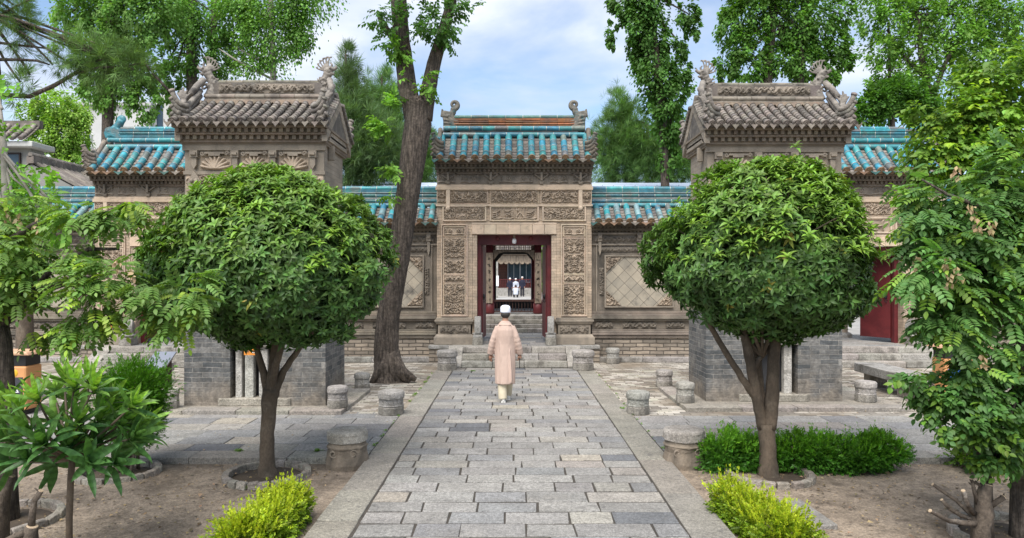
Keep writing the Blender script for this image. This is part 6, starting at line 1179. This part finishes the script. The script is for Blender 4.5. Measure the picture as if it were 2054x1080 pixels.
locust('leafy locust at the right edge with clusters of dry brown hanging leaves', 6.3, 2046, 1075, [([(2046,1060),(2046,960),(2048,860),(2056,760),(2070,640)], [34,32,34,40,44]), ([(2060,700),(2000,620),(1950,560),(1900,500)], [20,12,8,4]), ([(2040,480),(1980,420),(1900,390),(1850,360)], [14,10,6,3])],
 [(1890,395,56,34,.1),(1940,440,60,50,.2),(2010,400,60,60,.3),(1900,460,40,40,0),(1850,430,30,22,0),(1960,520,60,50,0),(2020,520,50,60,.1),(1880,540,50,36,-.2),(1930,590,60,40,-.2),(2000,620,60,50,0),(1900,660,50,34,-.2),(1960,680,60,40,-.1),(2030,700,50,60,0),(1850,545,26,20,-.2),(1940,740,50,26,-.2),(2050,330,40,50,.3),(2055,450,36,60,.1),(2045,600,36,60,0),(2050,760,34,50,0),(1860,500,34,24,0),(1870,600,30,24,-.1),(2040,860,30,40,.2),(1840,480,16,12,0)], 2300, 51, (.85,1.0,1.0), extra=[(1900,530,-.5),(1838,525,-.3),(1905,560,-.5),(1925,545,-.5),(1965,452,-.4),(1990,455,-.4),(1920,340,0),(1972,720,-.5),(1950,420,-.3)], size=.20, group='locust trees framing the picture')
locust('bright heart-leaved bush rising behind the locust at the right edge', 7.4, 2075, 1040, [([(2070,900),(2060,600),(2040,400),(1990,260),(1960,200)], [20,16,9,5,3]), ([(2040,400),(1950,330),(1880,290)], [9,6,3])],
 [(1970,190,50,40),(2030,170,60,50),(1920,250,50,44),(1990,260,60,50),(2050,260,60,60),(1880,300,44,36),(1940,320,60,44),(2010,340,60,50),(1850,330,30,20),(1890,235,24,30),(1800,420,16,9),(1835,400,24,16),(1780,455,24,8),(1850,215,16,12),(1840,455,34,16),(2000,120,40,24)], 1700, 52, (1.3,1.35,.75), size=.17, name='leafy_bush', T=T_SPRAYN)
locust('leafy cherry bush with drooping pointed leaves at lower right', 6.0, 1990, 1010, [([(1985,960),(1960,900),(1920,840),(1880,800)], [12,9,6,3]), ([(1985,950),(1950,870),(1900,800),(1870,770)], [8,6,4,2]), ([(1990,950),(1985,850),(1980,780),(1960,720)], [9,7,5,3]), ([(1990,940),(2020,860),(2040,800)], [8,6,4])],
 [(1850,760,20,14,-.1),(1890,770,36,28,0),(1940,790,44,34,0),(1990,790,46,40,0),(2040,800,40,44,0),(1910,830,40,30,-.1),(1970,850,44,30,-.1),(2030,870,40,34,0),(1880,810,22,24,0),(2000,915,24,16,-.1),(1975,885,16,12,-.1),(2045,740,30,30,0),(2045,930,26,30,.1),(1935,740,24,20,0)], 860, 53, (.62,.8,.7), size=.155, name='cherry_bush', T=T_SPRAYN)
ring('arc of stone edging round the trunk at the lower right edge', at(2046,1075,6.3)[0], 6.25, .55, 22)
ring('arc of stone edging round the trunk at the lower left edge', at(12,1045,6.75)[0], 6.7, .48, 20)
# ---- loquat: big ribbed leaves in rosettes
def big_leaf(V, Fc, C, o, d, up, l, w, col, sag=.35, rr=random):
    d = Vector(d).normalized(); s = d.cross(Vector(up)); s = s.normalized() if s.length > 1e-3 else d.orthogonal(); u = s.cross(d).normalized(); n = 9; b0 = len(V); P = Vector(o)
    for i in range(n+1):
        t = i/n; wd = w*.5*(sin(pi*min(1,t**.85*.97+.02))**.8) if i < n else .001; c = P+u*(.02*l*sin(t*9)); e = .12*w*((i%2)*2-1)*.5
        for q in (-1,-.5,0,.5,1): V.append(tuple(c + s*q*(wd+abs(q)*e*.25) + u*(abs(q)*wd*.38+(.012*l*((i%2)*2-1) if abs(q) == .5 else 0))))
        dd = (d*(1-.0)+Vector((0,0,-1))*sag*t).normalized(); P = P+dd*l/n
    for i in range(n):
        for q in range(4): Fc.append((b0+i*5+q, b0+i*5+q+1, b0+i*5+q+6, b0+i*5+q+5)); k = 1.08 if (i%2) else .80; C.append(tuple(c_*k for c_ in col))
def rosette_plant(name, label, Y, stem, ros, lo, hi, seed, lw=.225, nl=14, mat=leaf_lq):
    random.seed(seed); x0 = at(stem[0][0], 551, Y)[0]; th = thing(name, label, 'plant', (x0, Y, -.085)); b = MB(); P = [Vector((x0,Y,-.1))]+[Vector(at(p[0],p[1],Y)) for p in stem]; b.tube(P, [.026]*len(P), 10, jit=.04)
    V, Fc, C = [], [], []
    for (px, py, dy, s, young) in ros:
        c = Vector(at(px, py, Y+dy)); limbs(b, P[-1], [(c, .006)], .016, .15, 6); ax = (c-P[-1]+Vector((0,0,.25))).normalized()
        for k in range(nl):
            az = 2.4*k+random.uniform(-.2,.2); el = (.25+1.15*k/nl)*(.8 if young else 1.1); t1 = ax.orthogonal().normalized(); t2 = ax.cross(t1); d = ax*cos(el)+(t1*cos(az)+t2*sin(az))*sin(el)
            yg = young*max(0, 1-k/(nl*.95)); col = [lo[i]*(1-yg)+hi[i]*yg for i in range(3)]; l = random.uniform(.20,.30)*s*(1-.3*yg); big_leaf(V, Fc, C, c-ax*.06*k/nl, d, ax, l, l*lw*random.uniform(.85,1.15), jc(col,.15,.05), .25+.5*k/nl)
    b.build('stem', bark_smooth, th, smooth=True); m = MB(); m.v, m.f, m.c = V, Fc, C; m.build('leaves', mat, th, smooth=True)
rs = []; random.seed(8)
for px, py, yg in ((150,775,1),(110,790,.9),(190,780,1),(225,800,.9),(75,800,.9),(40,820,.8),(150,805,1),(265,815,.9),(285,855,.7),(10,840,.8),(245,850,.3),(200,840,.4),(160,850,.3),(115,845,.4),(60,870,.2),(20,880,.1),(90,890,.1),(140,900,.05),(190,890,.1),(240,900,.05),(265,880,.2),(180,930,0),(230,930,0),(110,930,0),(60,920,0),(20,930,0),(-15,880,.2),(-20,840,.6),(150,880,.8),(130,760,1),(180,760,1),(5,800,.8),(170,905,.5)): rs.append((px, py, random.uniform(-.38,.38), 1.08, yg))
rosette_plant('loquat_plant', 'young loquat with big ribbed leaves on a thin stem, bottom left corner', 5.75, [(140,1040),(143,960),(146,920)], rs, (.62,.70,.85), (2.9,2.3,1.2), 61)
# ---- boxwood ball, hedges, golden privet
def hedge(name, label, blobs3, n, col, top, size=.032, seed=1, mat=leaf_priv, cat='shrub', stems=(), T=T_SPRAY, shoots=0, group=None, loc=None):
    global rng; rng = np.random.default_rng(seed); random.seed(seed); th = thing(name, label, cat, loc or (blobs3[0][0], blobs3[0][1], -.085), group); b = MB()
    for bb in blobs3:
        for _ in range(5): b.tube(bez((bb[0]+random.uniform(-.4,.4)*bb[3], bb[1]+random.uniform(-.3,.3)*bb[4], -.085), (bb[0], bb[1], bb[2]*.5), (bb[0]+random.uniform(-.8,.8)*bb[3], bb[1]+random.uniform(-.8,.8)*bb[4], bb[2]+bb[5]*.6), 5), [.012,.011,.01,.008,.006,.004], 6)
    for s in stems: b.tube(*s)
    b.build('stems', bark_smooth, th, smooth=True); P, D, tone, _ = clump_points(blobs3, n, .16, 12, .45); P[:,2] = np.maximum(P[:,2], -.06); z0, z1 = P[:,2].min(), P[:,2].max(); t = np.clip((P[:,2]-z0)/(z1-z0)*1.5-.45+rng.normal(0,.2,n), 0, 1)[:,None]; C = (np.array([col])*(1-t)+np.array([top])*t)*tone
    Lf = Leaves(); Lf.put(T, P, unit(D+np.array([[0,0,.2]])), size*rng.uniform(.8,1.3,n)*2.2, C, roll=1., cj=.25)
    if shoots:
        bi = rng.integers(0, len(blobs3), shoots); B = np.array(blobs3); d = sph(shoots); d[:,2] = np.abs(d[:,2])*.8+.3; d = unit(d); Q = B[bi,:3]+d*B[bi,3:]*1.0
        for k in range(4): Lf.put(T, Q+np.array([[0,0,1.]])*.03*k+d*.02*k, unit(d*.4+np.array([[0,0,1.]])), size*1.7*(1-.12*k), np.array([top])*1.15, roll=1.)
    Lf.build('foliage', mat, th)
hx, _, hz = at(272, 785, 8.45)
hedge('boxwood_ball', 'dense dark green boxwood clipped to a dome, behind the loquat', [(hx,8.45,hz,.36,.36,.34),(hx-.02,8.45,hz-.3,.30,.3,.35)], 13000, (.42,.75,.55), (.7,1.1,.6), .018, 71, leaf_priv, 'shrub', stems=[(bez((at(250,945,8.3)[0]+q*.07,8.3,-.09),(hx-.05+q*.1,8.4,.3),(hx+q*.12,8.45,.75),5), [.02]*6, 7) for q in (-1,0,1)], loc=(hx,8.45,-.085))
ring('ring of bricks under the boxwood dome', at(240,945,8.3)[0], 8.3, .42, 20)
hb = [(2.5+.19*i, 8.5+.05*sin(i*2), .11+.03*sin(i*1.3), .2, .24, .20+.04*sin(i*2.7)) for i in range(12)]
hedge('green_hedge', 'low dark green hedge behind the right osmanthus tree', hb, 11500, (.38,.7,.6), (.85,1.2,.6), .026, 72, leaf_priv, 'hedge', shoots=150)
hb = [(5.55+.2*i, 8.5, .12, .22, .24, .2+.02*sin(i*2)) for i in range(6)]
hedge('green_hedge', 'small yellow-green hedge piece at the right edge beyond the cherry bush', hb, 2600, (.8,1,.5), (1.5,1.5,.6), .032, 73, leaf_priv, 'hedge', shoots=50)
def golden(label, xs, seed):
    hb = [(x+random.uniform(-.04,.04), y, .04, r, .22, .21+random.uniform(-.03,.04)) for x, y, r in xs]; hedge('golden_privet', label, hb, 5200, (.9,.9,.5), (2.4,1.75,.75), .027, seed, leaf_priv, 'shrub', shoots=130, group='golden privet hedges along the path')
golden('golden yellow privet hedge at the bottom, left of the path', [(-2.10,6.7,.14),(-2.15,6.45,.18),(-2.2,6.15,.2),(-2.25,5.85,.23)], 74)
golden('golden yellow privet hedge at the bottom, right of the path', [(2.15,6.8,.15),(2.2,6.5,.19),(2.25,6.2,.21),(2.3,5.9,.23)], 75)
# ---- pruned stumps
stump_bark = mk('stump_bark', (.12,.095,.072), (.06,.047,.036), 5, .95, 1., 12, stretch=(1,1,.5), bd=.04, stain=((.34,.31,.27), 3.5, .56, .68, .6), grain=[(20,.65,1.3)])
def stump(label, x, y, main, branches):
    th = thing('pruned_stump', label, 'stump', (x, y, -.085)); b = MB(); P = [Vector((x,y,-.1))]+[Vector((x+a,y+q,z)) for a,q,z,_ in main]; b.tube(P, [.085]+[m[3] for m in main], 14, jit=.06, ridges=.06); b.build('trunk', stump_bark, th, smooth=True); c = MB()
    c.tube([P[-1], P[-1]+(P[-1]-P[-2]).normalized()*.006], [main[-1][3]*.9, main[-1][3]*.85], 12)
    for pts, r0, r1 in branches:
        q = [Vector((x+p[0],y+p[1],p[2])) for p in pts]; n = len(q); b = MB(); b.tube(q, [r0*(1-i/(n-1))+r1*i/(n-1) for i in range(n)], 9, jit=.08)
        for _ in range(3): k = random.randrange(n-1); a = q[k].lerp(q[k+1], random.random()); b.tube([a, a+Vector((random.uniform(-.04,.04),random.uniform(-.03,.03),.03))], [.009,.005], 5)
        b.build('branch', stump_bark, th, smooth=True); c.tube([q[-1], q[-1]+(q[-1]-q[-2]).normalized()*.006], [r1*.92, r1*.85], 9)
    c.build('cut_face', cut_m, th)
cut_m = mk('cut_wood', (.52,.40,.27), (.4,.3,.2), 12, .8, .3, 40)
sx = at(1968,1080,5.95)[0]; s_ = 5.95/F
def sp(px, py, dy=0): q = at(px, py, 5.95+dy); return (q[0]-sx, dy, q[2])
stump('pruned tree stump with sawn-off branches, bottom right', sx, 5.95, [(*sp(1968,1060),.07),(*sp(1975,1030),.075),(*sp(1972,1000),.06),(*sp(1980,972),.05)], [([sp(1965,1050),sp(1940,1050,-.05),sp(1905,1045,-.08),(*sp(1867,1025,-.1),)],.026,.018), ([sp(1962,1045),sp(1930,1035,.05),sp(1905,1020,.1),sp(1890,1003,.12)],.022,.016), ([sp(1955,1040),sp(1920,1005,.15),sp(1872,972,.2)],.018,.015), ([sp(1955,1030),sp(1940,1010,-.08),sp(1933,985,-.1)],.024,.02), ([sp(1962,1010),sp(1955,985),sp(1950,962)],.018,.012), ([sp(1985,1018),sp(2003,1005),sp(2014,998)],.024,.024), ([sp(1955,968),sp(1968,975),sp(1985,970)],.012,.01)])
sx = at(60,1080,5.3)[0]
def sp(px, py, dy=0): q = at(px, py, 5.3+dy); return (q[0]-sx, dy, q[2])
stump('small pruned stump with two upright sawn branches, bottom left corner', sx, 5.3, [(*sp(62,1070),.05),(*sp(66,1056),.045)], [([sp(64,1060),sp(66,1030),sp(70,1005),sp(83,985)],.026,.02), ([sp(60,1066),sp(35,1075,-.05),sp(5,1090,-.08)],.03,.024)])
sx = at(-5,1060,5.9)[0]
def sp(px, py, dy=0): q = at(px, py, 5.9+dy); return (q[0]-sx, dy, q[2])
stump('leaning sawn trunk piece at the left edge below the loquat', sx, 5.9, [(*sp(0,1020),.07),(*sp(10,990),.045),(*sp(24,955),.03)], [([sp(2,1010),sp(-10,990),sp(-25,975)],.03,.022)])
# ---- stone slab in the dirt, litter
b = MB(); q = [(at(1560,1003,7.3)[0],7.28),(at(1605,998,7.3)[0],7.32),(at(1682,1062,6.55)[0],6.55),(at(1590,1072,6.45)[0],6.45)]; b.add([(x,y,-.12) for x,y in q]+[(x,y,-.045) for x,y in q], [(3,2,1,0),(4,5,6,7),(0,1,5,4),(1,2,6,5),(2,3,7,6),(3,0,4,7)], (.27,.26,.25)); solo('stone_slab', b, slab_m, 'flat stone slab half sunk in the dirt by the right golden privet', 'slab', (2.9,6.9,-.085), bevel=.01)
rng = np.random.default_rng(88); n = 3400; sgn = np.where(rng.random(n) < .5, -1, 1); P = np.c_[sgn*rng.uniform(2.1,8,n), rng.uniform(5,8.7,n), np.full(n,-.062)]; Lf = Leaves(); Lf.put(T_ONE, P, np.c_[rng.normal(size=(n,2)), np.full(n,.0)], rng.uniform(.015,.05,n)*np.where(rng.random(n) < .08, 1.7, 1), np.array([[.8,.8,.8]])*rng.uniform(.3,1.4,(n,1)), roll=.25); P = np.c_[np.where(rng.random(260) < .5, rng.uniform(-7,-1.9,260), rng.uniform(2,8,260)), rng.uniform(8.8,17,260), np.full(260,.008)]; Lf.put(T_ONE, P, np.c_[rng.normal(size=(260,2)), np.zeros(260)], rng.uniform(.02,.045,260), np.array([[.8,.8,.8]]), roll=.2); tag(Lf.build('fallen_leaves', leaf_dry, None), kind='stuff')
b = MB(); random.seed(5)
for _ in range(900):
    s = random.choice((-1,1)); c = (s*random.uniform(2.05,8), random.uniform(4.8,8.7), -.072); r = random.uniform(.004,.014); b.ball(c, (r*1.3,r,r*.7), 5, 3, jc((1,.95,.9),.3))
tag(b.build('pebbles', rock, None), kind='stuff')
# weeds in the joints
rng = np.random.default_rng(89); Lf = Leaves(); P = []
for (px, py) in [(1560,640),(1495,905),(700,905),(1335,900),(950,745),(1720,905),(640,905),(480,905),(1250,820),(540,940),(500,965),(600,960)]: 
    Yg = H*F/(py-551) if py > 560 else 9
    P += [(at(px,py,Yg)[0]+random.uniform(-.05,.05), Yg+random.uniform(-.04,.04), .0 if Yg > 8.8 else -.07) for _ in range(9)]
for k in range(70): s = random.choice((OX0-.02, OX1+.02)); P.append((s+random.uniform(-.02,.02), random.uniform(9,16.5), 0))
P = np.array(P); Lf.put(T_WH, P, np.tile([[0,0,1.]], (len(P),1)), rng.uniform(.015,.045,len(P)), np.array([[1.2,1.3,.7]])); tag(Lf.build('weeds', leaf_lo, None), kind='stuff')
